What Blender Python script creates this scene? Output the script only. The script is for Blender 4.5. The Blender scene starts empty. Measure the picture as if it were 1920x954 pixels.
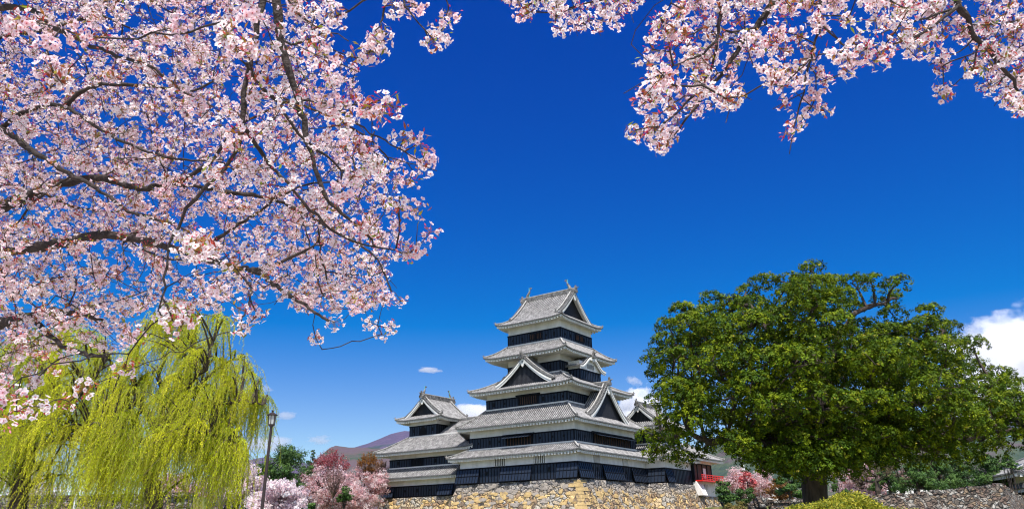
import bpy, math, random
import numpy as np
from math import radians, sin, cos, pi, sqrt
from mathutils import Vector, Matrix

# ------------------------------------------------------------------ camera, sky, sun, exposure
CZ = 1.6
FPX = 1426.5                                    # focal length in pixels of a 1920 px wide frame
TH, RO = radians(19.79), radians(-1.02)
CF = np.array([0, cos(TH), sin(TH)]); CU = np.array([0, -sin(TH), cos(TH)]); CX = np.array([1.0, 0, 0])
CX, CU = cos(RO)*CX + sin(RO)*CU, -sin(RO)*CX + cos(RO)*CU
CAMP = np.array([0, 0, CZ])
scene = bpy.context.scene
COL = scene.collection
cd = bpy.data.cameras.new('camera'); cam = bpy.data.objects.new('camera', cd); COL.objects.link(cam)
cd.sensor_width = 36.0; cd.lens = FPX/1920*36.0; cd.clip_end = 60000; cd.clip_start = 0.05
m3 = Matrix(((CX[0], CU[0], -CF[0]), (CX[1], CU[1], -CF[1]), (CX[2], CU[2], -CF[2])))
cam.matrix_world = Matrix.Translation((0, 0, CZ)) @ m3.to_4x4()
scene.camera = cam

SUN_EL, SUN_AZ = radians(62), radians(176)      # azimuth clockwise from +y (the way the camera looks)
sl = bpy.data.lights.new('sun', 'SUN'); sun = bpy.data.objects.new('sun', sl); COL.objects.link(sun)
sl.energy = 5.0; sl.angle = radians(0.53); sl.color = (1.0, 0.95, 0.87)
sdir = Vector((sin(SUN_AZ)*cos(SUN_EL), cos(SUN_AZ)*cos(SUN_EL), sin(SUN_EL)))
sun.rotation_euler = sdir.to_track_quat('Z', 'Y').to_euler()
world = bpy.data.worlds.new('World'); scene.world = world; world.use_nodes = True
wn, wl = world.node_tree.nodes, world.node_tree.links
bg = wn['Background']
sky = wn.new('ShaderNodeTexSky'); sky.sky_type = 'NISHITA'; sky.sun_disc = False
sky.sun_elevation = SUN_EL; sky.sun_rotation = SUN_AZ
sky.altitude = 600; sky.air_density = 1.0; sky.dust_density = 0.25; sky.ozone_density = 4.0
# the clear mountain sky seen through a polarising filter: deeper and more saturated
sc_ = wn.new('ShaderNodeSeparateColor'); cc_ = wn.new('ShaderNodeCombineColor'); wl.new(sky.outputs[0], sc_.inputs[0])
def chan(i, sub, gain, pw):
    a = wn.new('ShaderNodeMath'); a.operation = 'SUBTRACT'; wl.new(sc_.outputs[i], a.inputs[0]); a.inputs[1].default_value = sub
    x = wn.new('ShaderNodeMath'); x.operation = 'MAXIMUM'; wl.new(a.outputs[0], x.inputs[0]); x.inputs[1].default_value = 0.0
    p = wn.new('ShaderNodeMath'); p.operation = 'POWER'; wl.new(x.outputs[0], p.inputs[0]); p.inputs[1].default_value = pw
    g = wn.new('ShaderNodeMath'); g.operation = 'MULTIPLY'; wl.new(p.outputs[0], g.inputs[0]); g.inputs[1].default_value = gain
    wl.new(g.outputs[0], cc_.inputs[i])
K = 0.09*2**0.55
chan(0, 0.225/K, 1.45, 1.0); chan(1, 0.0, 1.14*K**0.76, 1.76); chan(2, 0.0, 1.0*K**-0.145, 0.855)
# a polariser only bites about 90 degrees away from the sun: elsewhere the sky is paled and boosted to add fill light
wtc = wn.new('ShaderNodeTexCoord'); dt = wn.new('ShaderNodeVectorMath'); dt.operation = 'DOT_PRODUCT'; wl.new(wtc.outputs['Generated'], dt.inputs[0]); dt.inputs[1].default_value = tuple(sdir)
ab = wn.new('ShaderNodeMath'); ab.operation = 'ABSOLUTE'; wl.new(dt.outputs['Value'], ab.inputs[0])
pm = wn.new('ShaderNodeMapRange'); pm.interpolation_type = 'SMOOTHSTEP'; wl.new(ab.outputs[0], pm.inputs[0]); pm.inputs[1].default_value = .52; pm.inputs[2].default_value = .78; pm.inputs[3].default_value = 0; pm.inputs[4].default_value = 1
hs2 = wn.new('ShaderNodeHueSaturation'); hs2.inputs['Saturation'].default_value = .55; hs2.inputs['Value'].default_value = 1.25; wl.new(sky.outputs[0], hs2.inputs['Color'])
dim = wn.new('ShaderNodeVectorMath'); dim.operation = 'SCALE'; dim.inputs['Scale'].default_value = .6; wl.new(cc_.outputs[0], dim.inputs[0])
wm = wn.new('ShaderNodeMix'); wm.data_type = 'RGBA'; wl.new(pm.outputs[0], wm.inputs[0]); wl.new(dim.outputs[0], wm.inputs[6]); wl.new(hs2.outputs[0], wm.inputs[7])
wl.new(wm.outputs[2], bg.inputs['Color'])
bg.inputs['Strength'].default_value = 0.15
vs = scene.view_settings
vs.view_transform = 'Standard'; vs.look = 'None'; vs.exposure = 0.55; vs.gamma = 1.0; vs.use_curve_mapping = False
scene.cycles.filter_width = 1.15; scene.cycles.max_bounces = 12; scene.cycles.diffuse_bounces = 7; scene.cycles.glossy_bounces = 2
scene.cycles.transmission_bounces = 8; scene.cycles.volume_bounces = 10; scene.cycles.transparent_max_bounces = 8

# ------------------------------------------------------------------ helpers
rng = np.random.default_rng(7)
random.seed(7)

def at(px, py, y):
    """world point seen at photo pixel (px, py) that stands y metres in front of the camera"""
    d = CF + CX*(px-960)/FPX - CU*(py-477)/FPX
    return CAMP + d*(y/d[1])

def px_of(p):
    q = np.asarray(p, float) - CAMP
    z = q @ CF
    return np.stack([960 + FPX*(q @ CX)/z, 477 - FPX*(q @ CU)/z], -1)

def tag(o, label=None, cat=None, group=None, kind=None):
    if label: o['label'] = label
    if cat: o['category'] = cat
    if group: o['group'] = group
    if kind: o['kind'] = kind
    return o

def empty(name, loc=(0, 0, 0), rz=0.0, label=None, cat=None, group=None):
    o = bpy.data.objects.new(name, None); COL.objects.link(o)
    o.location = loc; o.rotation_euler = (0, 0, rz); o.empty_display_size = 0.2
    return tag(o, label, cat, group)

def link_mesh(name, me, mats, parent=None, smooth=False):
    o = bpy.data.objects.new(name, me); COL.objects.link(o)
    for m in (mats if isinstance(mats, (list, tuple)) else [mats]): me.materials.append(m)
    if parent is not None: o.parent = parent
    if smooth: me.shade_smooth()
    return o

def np_mesh(name, V, F, n, mats, parent=None, smooth=False, mi=None, col=None):
    """fast mesh: V (k,3); F (m,n) faces of n corners each"""
    me = bpy.data.meshes.new(name)
    V = np.ascontiguousarray(V, np.float32); F = np.ascontiguousarray(F, np.int32)
    me.vertices.add(len(V)); me.vertices.foreach_set('co', V.ravel())
    me.loops.add(F.size); me.loops.foreach_set('vertex_index', F.ravel())
    me.polygons.add(len(F)); me.polygons.foreach_set('loop_start', np.arange(0, F.size, n, dtype=np.int32))
    me.polygons.foreach_set('loop_total', np.full(len(F), n, np.int32))
    if mi is not None: me.polygons.foreach_set('material_index', np.ascontiguousarray(mi, np.int32))
    if col is not None:
        a = me.color_attributes.new('tint', 'FLOAT_COLOR', 'POINT')
        c = np.ones((len(V), 4), np.float32); c[:, :3] = col; a.data.foreach_set('color', c.ravel())
    me.update(calc_edges=True)
    return link_mesh(name, me, mats, parent, smooth)

class MB:
    """collects boxes, prisms and tubes that become ONE mesh"""
    def __init__(s): s.v = []; s.f = []; s.m = []
    def poly(s, pts, faces, mi=0):
        b = len(s.v); s.v += [tuple(map(float, p)) for p in pts]
        for f in faces: s.f.append([b+i for i in f]); s.m.append(mi)
    def box(s, x0, x1, y0, y1, z0, z1, mi=0):
        s.poly([(x0, y0, z0), (x1, y0, z0), (x1, y1, z0), (x0, y1, z0), (x0, y0, z1), (x1, y0, z1), (x1, y1, z1), (x0, y1, z1)],
               [(0, 3, 2, 1), (4, 5, 6, 7), (0, 1, 5, 4), (1, 2, 6, 5), (2, 3, 7, 6), (3, 0, 4, 7)], mi)
    def beam(s, pts, w, h, mi=0, taper=None):
        """box-section beam along a polyline; w across, h up"""
        pts = [Vector(p) for p in pts]; n = len(pts); ring = []
        for i, p in enumerate(pts):
            t = (pts[min(i+1, n-1)] - pts[max(i-1, 0)]).normalized()
            sd = t.cross(Vector((0, 0, 1)))
            if sd.length < 1e-3: sd = Vector((1, 0, 0))
            sd.normalize(); up = sd.cross(t).normalized()
            k = 1 if taper is None else taper[i]
            ring.append([p - sd*w/2*k - up*h/2*k, p + sd*w/2*k - up*h/2*k, p + sd*w/2*k + up*h/2*k, p - sd*w/2*k + up*h/2*k])
        b = len(s.v)
        for r in ring: s.v += [tuple(q) for q in r]
        for i in range(n-1):
            for k in range(4):
                a, c = b+4*i+k, b+4*i+(k+1) % 4
                s.f.append([a, c, c+4, a+4]); s.m.append(mi)
        s.f.append([b+3, b+2, b+1, b]); s.m.append(mi)
        e = b+4*(n-1); s.f.append([e, e+1, e+2, e+3]); s.m.append(mi)
    def tube(s, pts, rad, n=8, mi=0, cap=True):
        pts = [Vector(p) for p in pts]; N = len(pts); b = len(s.v)
        for i, p in enumerate(pts):
            t = (pts[min(i+1, N-1)] - pts[max(i-1, 0)]).normalized()
            a = t.cross(Vector((0.31, 0.77, 0.55))).normalized(); c = t.cross(a)
            r = rad[i] if hasattr(rad, '__len__') else rad
            for k in range(n):
                q = p + (a*cos(2*pi*k/n) + c*sin(2*pi*k/n))*r; s.v.append(tuple(q))
        for i in range(N-1):
            for k in range(n):
                s.f.append([b+n*i+k, b+n*i+(k+1) % n, b+n*(i+1)+(k+1) % n, b+n*(i+1)+k]); s.m.append(mi)
        if cap:
            s.f.append([b+k for k in range(n)][::-1]); s.m.append(mi)
            s.f.append([b+n*(N-1)+k for k in range(n)]); s.m.append(mi)
    def prism(s, outline, o, ax, ay, d, mi=0):
        """extrude a 2-D outline (list of (a,b)) in plane o + a*ax + b*ay along vector d"""
        o, ax, ay, d = Vector(o), Vector(ax), Vector(ay), Vector(d); n = len(outline)
        p = [o + ax*a + ay*b_ for a, b_ in outline]; q = [v + d for v in p]
        s.poly(p+q, [list(range(n))[::-1], list(range(n, 2*n))] + [[i, (i+1) % n, n+(i+1) % n, n+i] for i in range(n)], mi)
    def build(s, name, mats, parent=None, smooth=False):
        me = bpy.data.meshes.new(name); me.from_pydata(s.v, [], s.f)
        me.polygons.foreach_set('material_index', s.m); me.update()
        return link_mesh(name, me, mats, parent, smooth)

def icons(nt, t): return nt.nodes.new(t)

def mat(name, col, rough=0.7, col2=None, scale=2.0, detail=6, spec=0.4, bump=0.0, bscale=20.0, stretch=None, transl=0.0, tint=False, metal=0.0, lo=0.35, hi=0.65, alt=None):
    """principled material whose base colour wanders between two pigments over a noise"""
    m = bpy.data.materials.new(name); m.use_nodes = True
    nt = m.node_tree; p = nt.nodes['Principled BSDF']; lk = nt.links.new
    p.inputs['Roughness'].default_value = rough; p.inputs['Specular IOR Level'].default_value = spec
    p.inputs['Metallic'].default_value = metal
    tc = nt.nodes.new('ShaderNodeTexCoord'); src = tc.outputs['Object']
    if stretch:
        mp = nt.nodes.new('ShaderNodeMapping'); mp.inputs['Scale'].default_value = stretch; lk(src, mp.inputs[0]); src = mp.outputs[0]
    out = None
    if col2 is not None:
        nz = nt.nodes.new('ShaderNodeTexNoise'); nz.inputs['Scale'].default_value = scale; nz.inputs['Detail'].default_value = detail
        nz.inputs['Roughness'].default_value = 0.62; lk(src, nz.inputs['Vector'])
        r = nt.nodes.new('ShaderNodeValToRGB'); lk(nz.outputs[0], r.inputs[0])
        r.color_ramp.elements[0].position = lo; r.color_ramp.elements[1].position = hi
        r.color_ramp.elements[0].color = (*col, 1); r.color_ramp.elements[1].color = (*col2, 1)
        if alt is not None:
            e = r.color_ramp.elements.new((lo+hi)/2); e.color = (*alt, 1)
        out = r.outputs[0]
    if tint:
        a = nt.nodes.new('ShaderNodeAttribute'); a.attribute_name = 'tint'
        if out is None: out = a.outputs['Color']
        else:
            mx = nt.nodes.new('ShaderNodeMix'); mx.data_type = 'RGBA'; mx.blend_type = 'MULTIPLY'; mx.inputs[0].default_value = 1
            lk(out, mx.inputs[6]); lk(a.outputs['Color'], mx.inputs[7]); out = mx.outputs[2]
    if out is not None: lk(out, p.inputs['Base Color'])
    else: p.inputs['Base Color'].default_value = (*col, 1)
    if bump > 0:
        n2 = nt.nodes.new('ShaderNodeTexNoise'); n2.inputs['Scale'].default_value = bscale; n2.inputs['Detail'].default_value = 5; lk(src, n2.inputs['Vector'])
        b = nt.nodes.new('ShaderNodeBump'); b.inputs['Strength'].default_value = bump; b.inputs['Distance'].default_value = 0.05
        lk(n2.outputs[0], b.inputs['Height']); lk(b.outputs[0], p.inputs['Normal'])
    if transl > 0:
        tr = nt.nodes.new('ShaderNodeBsdfTranslucent'); mx = nt.nodes.new('ShaderNodeMixShader'); mx.inputs[0].default_value = transl
        if out is not None: lk(out, tr.inputs['Color'])
        else: tr.inputs['Color'].default_value = (*col, 1)
        lk(p.outputs[0], mx.inputs[1]); lk(tr.outputs[0], mx.inputs[2]); lk(mx.outputs[0], nt.nodes['Material Output'].inputs['Surface'])
    return m

def stone_mat(name, scale, pal, pal_top=None, z0=0, z1=1, joint=(0.03, 0.027, 0.024), sx=1.0):
    """fitted rubble: voronoi cells, each with its own pigment, dark open joints and a bumped face"""
    m = bpy.data.materials.new(name); m.use_nodes = True
    nt = m.node_tree; p = nt.nodes['Principled BSDF']; lk = nt.links.new; p.inputs['Roughness'].default_value = 0.85
    tc = nt.nodes.new('ShaderNodeTexCoord')
    wob = nt.nodes.new('ShaderNodeTexNoise'); wob.inputs['Scale'].default_value = 1.3; wob.inputs['Detail'].default_value = 2; lk(tc.outputs['Object'], wob.inputs['Vector'])
    va = nt.nodes.new('ShaderNodeVectorMath'); va.operation = 'MULTIPLY_ADD'; lk(wob.outputs['Color'], va.inputs[0]); va.inputs[1].default_value = (1.1, 1.1, .9); lk(tc.outputs['Object'], va.inputs[2])
    mp = nt.nodes.new('ShaderNodeMapping'); mp.inputs['Scale'].default_value = (sx, sx, 1.35); lk(va.outputs[0], mp.inputs[0])
    vc = nt.nodes.new('ShaderNodeTexVoronoi'); vc.distance = 'MINKOWSKI'; vc.inputs['Exponent'].default_value = 3.2; vc.inputs['Scale'].default_value = scale; lk(mp.outputs[0], vc.inputs['Vector'])
    v2 = nt.nodes.new('ShaderNodeTexVoronoi'); v2.feature = 'F2'; v2.distance = 'MINKOWSKI'; v2.inputs['Exponent'].default_value = 3.2; v2.inputs['Scale'].default_value = scale; lk(mp.outputs[0], v2.inputs['Vector'])
    ve = nt.nodes.new('ShaderNodeMath'); ve.operation = 'SUBTRACT'; lk(v2.outputs['Distance'], ve.inputs[0]); lk(vc.outputs['Distance'], ve.inputs[1])
    sp = nt.nodes.new('ShaderNodeSeparateColor'); lk(vc.outputs['Color'], sp.inputs[0])
    def ramp(cols):
        r = nt.nodes.new('ShaderNodeValToRGB'); r.color_ramp.interpolation = 'CONSTANT'
        n = len(cols)
        for i, c in enumerate(cols):
            e = r.color_ramp.elements[i] if i < 2 else r.color_ramp.elements.new(i/n)
            e.position = i/n; e.color = (*c, 1)
        lk(sp.outputs[0], r.inputs[0]); return r.outputs[0]
    c = ramp(pal)
    if pal_top:
        c2 = ramp(pal_top); sx_ = nt.nodes.new('ShaderNodeSeparateXYZ'); lk(tc.outputs['Object'], sx_.inputs[0])
        n3 = nt.nodes.new('ShaderNodeTexNoise'); n3.inputs['Scale'].default_value = .35; lk(tc.outputs['Object'], n3.inputs['Vector'])
        ad = nt.nodes.new('ShaderNodeMath'); ad.operation = 'MULTIPLY_ADD'; lk(n3.outputs[0], ad.inputs[0]); ad.inputs[1].default_value = 2.2; lk(sx_.outputs[2], ad.inputs[2])
        mr = nt.nodes.new('ShaderNodeMapRange'); mr.inputs[1].default_value = z0+1.1; mr.inputs[2].default_value = z1+1.1; lk(ad.outputs[0], mr.inputs[0])
        mx = nt.nodes.new('ShaderNodeMix'); mx.data_type = 'RGBA'; lk(mr.outputs[0], mx.inputs[0]); lk(c, mx.inputs[6]); lk(c2, mx.inputs[7]); c = mx.outputs[2]
    nz = nt.nodes.new('ShaderNodeTexNoise'); nz.inputs['Scale'].default_value = 5; nz.inputs['Detail'].default_value = 8; lk(tc.outputs['Object'], nz.inputs['Vector'])
    r2 = nt.nodes.new('ShaderNodeMapRange'); r2.inputs[1].default_value = .3; r2.inputs[2].default_value = .7; r2.inputs[3].default_value = .55; r2.inputs[4].default_value = 1.3; lk(nz.outputs[0], r2.inputs[0])
    mu = nt.nodes.new('ShaderNodeVectorMath'); mu.operation = 'SCALE'; lk(c, mu.inputs[0]); lk(r2.outputs[0], mu.inputs['Scale'])
    er = nt.nodes.new('ShaderNodeMapRange'); er.inputs[1].default_value = .01; er.inputs[2].default_value = .09; 
    jn = nt.nodes.new('ShaderNodeTexNoise'); jn.inputs['Scale'].default_value = 2.6; jn.inputs['Detail'].default_value = 3; lk(tc.outputs['Object'], jn.inputs['Vector'])
    jm = nt.nodes.new('ShaderNodeMath'); jm.operation = 'MULTIPLY_ADD'; lk(jn.outputs[0], jm.inputs[0]); jm.inputs[1].default_value = -.16; lk(ve.outputs[0], jm.inputs[2])
    ja = nt.nodes.new('ShaderNodeMath'); ja.operation = 'ADD'; lk(jm.outputs[0], ja.inputs[0]); ja.inputs[1].default_value = .085; lk(ja.outputs[0], er.inputs[0])
    mj = nt.nodes.new('ShaderNodeMix'); mj.data_type = 'RGBA'; lk(er.outputs[0], mj.inputs[0]); mj.inputs[6].default_value = (*joint, 1); lk(mu.outputs[0], mj.inputs[7])
    lk(mj.outputs[2], p.inputs['Base Color'])
    hr = nt.nodes.new('ShaderNodeMapRange'); hr.inputs[1].default_value = 0; hr.inputs[2].default_value = .35; lk(ve.outputs[0], hr.inputs[0])
    ha = nt.nodes.new('ShaderNodeMath'); ha.operation = 'MULTIPLY_ADD'; lk(nz.outputs[0], ha.inputs[0]); ha.inputs[1].default_value = .5; lk(hr.outputs[0], ha.inputs[2])
    hb = nt.nodes.new('ShaderNodeMath'); hb.operation = 'MULTIPLY_ADD'; lk(sp.outputs[1], hb.inputs[0]); hb.inputs[1].default_value = .8; lk(ha.outputs[0], hb.inputs[2])
    b = nt.nodes.new('ShaderNodeBump'); b.inputs['Strength'].default_value = 1.0; b.inputs['Distance'].default_value = .16; lk(hb.outputs[0], b.inputs['Height']); lk(b.outputs[0], p.inputs['Normal'])
    return m

M = {}
M['plaster'] = mat('aged_white_plaster', (.80, .765, .735), .85, (.60, .57, .53), .9, 8, bump=.15, bscale=6, stretch=(1, 1, .35), lo=.38, hi=.72)
M['eave_white'] = mat('eave_plaster', (.80, .79, .76), .85, (.68, .66, .62), 1.2, 6)
M['black'] = mat('black_lacquer_board', (.012, .020, .036), .42, (.020, .028, .046), 1.5, 6, spec=.32, stretch=(1, 1, .25))
M['batten'] = mat('black_batten', (.0035, .004, .007), .6, spec=.2)
M['dark'] = mat('dark_opening', (.006, .006, .007), .9)
M['wood'] = mat('brown_window_wood', (.06, .028, .018), .7, (.11, .05, .028), 3, 4)
M['tile'] = mat('grey_roof_tile', (.075, .073, .075), .6, (.36, .35, .355), 1.7, 9, spec=.45, lo=.30, hi=.72, alt=(.20, .194, .197))
M['ridge'] = mat('ridge_tile', (.05, .048, .046), .7, (.26, .25, .24), 2.2, 8, lo=.36, hi=.66)
M['soffit'] = mat('soffit_shade', (.30, .23, .17), .9, (.16, .12, .09), 1.5, 6)  # dark tan stands in for the shade behind the rafter ends
M['flash'] = mat('white_mortar_line', (.66, .64, .61), .8, (.60, .58, .55), 2, 6)
M['mortar'] = mat('ridge_mortar', (.50, .49, .47), .8, (.30, .29, .28), 2, 6)
M['tile_pan'] = mat('shadowed_pan_tile', (.008, .008, .009), .9, (.03, .03, .03), 2.4, 9, spec=.2, lo=.35, hi=.7)  # near-black paints in the shadow lying between the tile rolls
M['tile_dark'] = mat('tile_end', (.07, .07, .072), .6, (.2, .2, .2), 6, 4)
M['copper'] = mat('green_copper', (.06, .42, .38), .5, (.15, .5, .45), 4, 3)
M['gable_dark'] = mat('dark_gable_lattice', (.018, .02, .028), .6, (.05, .05, .055), 4, 4, stretch=(1, 1, 4))
M['red'] = mat('red_lacquer', (.75, .02, .012), .4, (.6, .015, .01), 3, 3)
M['stone'] = stone_mat('castle_stone', 1.3, [(.46, .30, .12), (.27, .17, .09), (.55, .39, .18), (.36, .29, .20), (.17, .12, .08), (.48, .36, .21), (.33, .30, .26), (.58, .41, .18), (.33, .22, .12), (.42, .37, .30)],
                       [(.30, .27, .245), (.19, .17, .16), (.40, .36, .32), (.25, .23, .22), (.36, .31, .25), (.15, .13, .12)], 5.6, 6.7)
M['stone_grey'] = stone_mat('grey_rubble', 2.5, [(.18, .145, .115), (.12, .085, .065), (.25, .22, .19), (.08, .065, .052), (.22, .155, .10), (.31, .29, .26), (.15, .10, .075)])
# ------------------------------------------------------------------ castle builders (all in the keep's own frame:
# x runs along the left face towards the near corner, y along the right face away from it)
KO = (7.7856, 99.6965, 0.0); KR = radians(-35.18)
RIB = [(0, 0), (.44, 0), (.47, .08), (.72, .15), (.97, .08)]

def prof(s, c): return (1-c)*s + c*s*s

def ribs(a0, a1, p):
    n = max(1, round((a1-a0)/p)); p = (a1-a0)/n; out = []
    for i in range(n):
        for f, h in RIB: out.append((a0+(i+f)*p, h))
    out.append((a1, 0.0)); return out

def grid_faces(mb, rows, mi=0, flip=False, ribbed=False):
    b = len(mb.v); n = len(rows[0])
    for r in rows: mb.v += [tuple(map(float, q)) for q in r]
    for i in range(len(rows)-1):
        for j in range(n-1):
            f = [b+i*n+j, b+i*n+j+1, b+(i+1)*n+j+1, b+(i+1)*n+j]
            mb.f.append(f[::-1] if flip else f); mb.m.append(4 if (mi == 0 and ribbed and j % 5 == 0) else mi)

def ornament(mb, p, d, s=1.0, mi=0):
    """onigawara: shouldered end tile with a horn, facing direction d (2-D)"""
    p = Vector(p); d = Vector((d[0], d[1], 0)).normalized(); sd = Vector((-d.y, d.x, 0))
    ol = [(-.32, -.28), (.32, -.28), (.36, .02), (.22, .16), (.20, .34), (.07, .40), (.05, .72), (-.05, .72), (-.07, .40), (-.20, .34), (-.22, .16), (-.36, .02)]
    mb.prism([(a*s, b*s) for a, b in ol], p - d*.02*s, sd, (0, 0, 1), d*.24*s, mi)
    mb.tube([p + d*.2*s + Vector((0, 0, .30*s)), p + d*.55*s + Vector((0, 0, .42*s))], .07*s, 6, mi)

def hip_pts(o, i, ze, zt, c, up, Lc, s1=1.0, lift=.12, n=8, s0=0.0):
    pts = []
    for k in range(n+1):
        s = s0 + (s1-s0)*k/n; x = o[0]+(i[0]-o[0])*s; y = o[1]+(i[1]-o[1])*s
        d = s*min(abs(i[0]-o[0]), abs(i[1]-o[1]))
        pts.append((x, y, ze+(zt-ze)*prof(s, c)+up*max(0, 1-d/Lc)**2*(1-s)+lift))
    return pts

def skirt(R, E, out, inn, ze, zt, c=.22, up=.45, Lc=4.0, sides='SENW', wall=None, pitch=.34, rows=7, thick=.17, white=.10, caps=True, hips=True, flash=True, soffit_rise=.25):
    """hipped tile roof ring between rectangles out and inn (x0,x1,y0,y1). R: tile MB, E: white eave MB. wall: rect the soffit meets"""
    wall = wall or inn; up *= .5; Lc *= .6
    for S in sides:
        if S in 'SN':
            A0, A1, B0, B1 = out[0], out[1], inn[0], inn[1]; c0, c1 = (out[2], inn[2]) if S == 'S' else (out[3], inn[3])
            w0, w1 = wall[0], wall[1]; cw = wall[2] if S == 'S' else wall[3]
            mk = lambda a, q, z: (a, q, z)
        else:
            A0, A1, B0, B1 = out[2], out[3], inn[2], inn[3]; c0, c1 = (out[0], inn[0]) if S == 'W' else (out[1], inn[1])
            w0, w1 = wall[2], wall[3]; cw = wall[0] if S == 'W' else wall[1]
            mk = lambda a, q, z: (q, a, z)
        flip = S in 'NE'
        flip = S in 'NW' if False else (S in 'NW')
        H = zt-ze
        def U(a, s):
            d = min(a-A0, A1-a); return up*max(0, 1-max(d, 0)/Lc)**2*(1-s)
        cols = ribs(A0, A1, pitch); grid = []
        for j in range(rows+1):
            row = []
            for a, h in cols:
                sm = 1.0
                if a < B0: sm = (a-A0)/max(B0-A0, 1e-6)
                if a > B1: sm = min(sm, (A1-a)/max(A1-B1, 1e-6))
                s = sm*j/rows
                row.append(mk(a, c0+(c1-c0)*s, ze+H*prof(s, c)+U(a, s)+h))
            grid.append(row)
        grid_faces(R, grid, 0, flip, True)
        sg = 1 if c0 > c1 else -1                                    # outward direction
        # eave edge: dark tile lip, white board, soffit
        lip0 = [mk(a, c0, ze+U(a, 0)+h) for a, h in cols]; lip1 = [mk(a, c0, ze+U(a, 0)-.09) for a, h in cols]
        grid_faces(R, [lip0, lip1], 1, not flip)
        if caps:
            n = max(1, round((A1-A0)/pitch)); p = (A1-A0)/n
            for k in range(n):
                a = A0+(k+.75)*p; z = ze+U(a, 0)+.03
                q = [mk(a-.10, c0+sg*.05, z-.075), mk(a+.10, c0+sg*.05, z-.075), mk(a+.10, c0+sg*.05, z+.075), mk(a-.10, c0+sg*.05, z+.075),
                     mk(a-.10, c0-sg*.02, z-.075), mk(a+.10, c0-sg*.02, z-.075), mk(a+.10, c0-sg*.02, z+.075), mk(a-.10, c0-sg*.02, z+.075)]
                R.poly(q, [(0, 1, 2, 3), (0, 4, 5, 1), (3, 2, 6, 7), (0, 3, 7, 4), (1, 5, 6, 2)], 1)
        m_ = 24
        aa = [A0+.10+(A1-A0-.2)*k/m_ for k in range(m_+1)]
        ct = c0-sg*.12
        up0 = [mk(a, ct, ze+U(a, 0)-.088) for a in aa]; up1 = [mk(a, ct, ze+U(a, 0)-.088-white) for a in aa]
        ctb = c0-sg*.22
        bk0 = [mk(a, ctb, ze+U(a, 0)-.09-white) for a in aa]
        def wallrow(zz): return [mk(min(max(a, w0-.0), w1+.0), cw, zz) for a in aa]
        wt = [mk(min(max(a, w0), w1), cw, ze-.09-white+soffit_rise) for a in aa]
        grid_faces(E, [up0, up1, bk0], 0, not flip); grid_faces(E, [bk0, wt], 2, not flip)
        # rafters under the soffit
        n = max(2, round((A1-A0)/.50)); p = (A1-A0)/n
        for k in range(n):
            a = A0+(k+.5)*p; z = ze+U(a, 0)-.09-white
            aw = min(max(a, w0), w1)
            o_ = c0-sg*.10
            t = .24; hw = .11
            q = [mk(a-hw, o_, z-t+.02), mk(a+hw, o_, z-t+.02), mk(a+hw, o_, z+.02), mk(a-hw, o_, z+.02),
                 mk(aw-hw, cw, z-t+soffit_rise), mk(aw+hw, cw, z-t+soffit_rise), mk(aw+hw, cw, z+soffit_rise), mk(aw-hw, cw, z+soffit_rise)]
            E.poly(q, [(0, 1, 2, 3), (0, 4, 5, 1), (0, 3, 7, 4), (1, 5, 6, 2), (3, 2, 6, 7)], 0)
    if flash:
        x0, x1, y0, y1 = inn; k = .10; z = zt+.07
        for S, p, q in (('S', (x0-k, y0-k), (x1+k, y0-k)), ('N', (x0-k, y1+k), (x1+k, y1+k)), ('W', (x0-k, y0-k), (x0-k, y1+k)), ('E', (x1+k, y0-k), (x1+k, y1+k))):
            if S in sides: R.beam([(p[0], p[1], z), (q[0], q[1], z)], .22, .20, 5)
    if hips:
        cs = {'SW': (0, 2), 'SE': (1, 2), 'NE': (1, 3), 'NW': (0, 3)}
        for nm, (ix, iy) in cs.items():
            if nm[0] in sides and nm[1] in sides:
                pts = hip_pts((out[ix], out[iy]), (inn[ix], inn[iy]), ze, zt, c, up, Lc, lift=.10)
                R.beam(pts, .28, .26, 2); R.beam([(x, y, z+.16) for x, y, z in pts], .13, .09, 3)
                d = (out[ix]-inn[ix], out[iy]-inn[iy])
                ornament(R, (pts[0][0], pts[0][1], pts[0][2]+.0), d, .55, 2)

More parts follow.
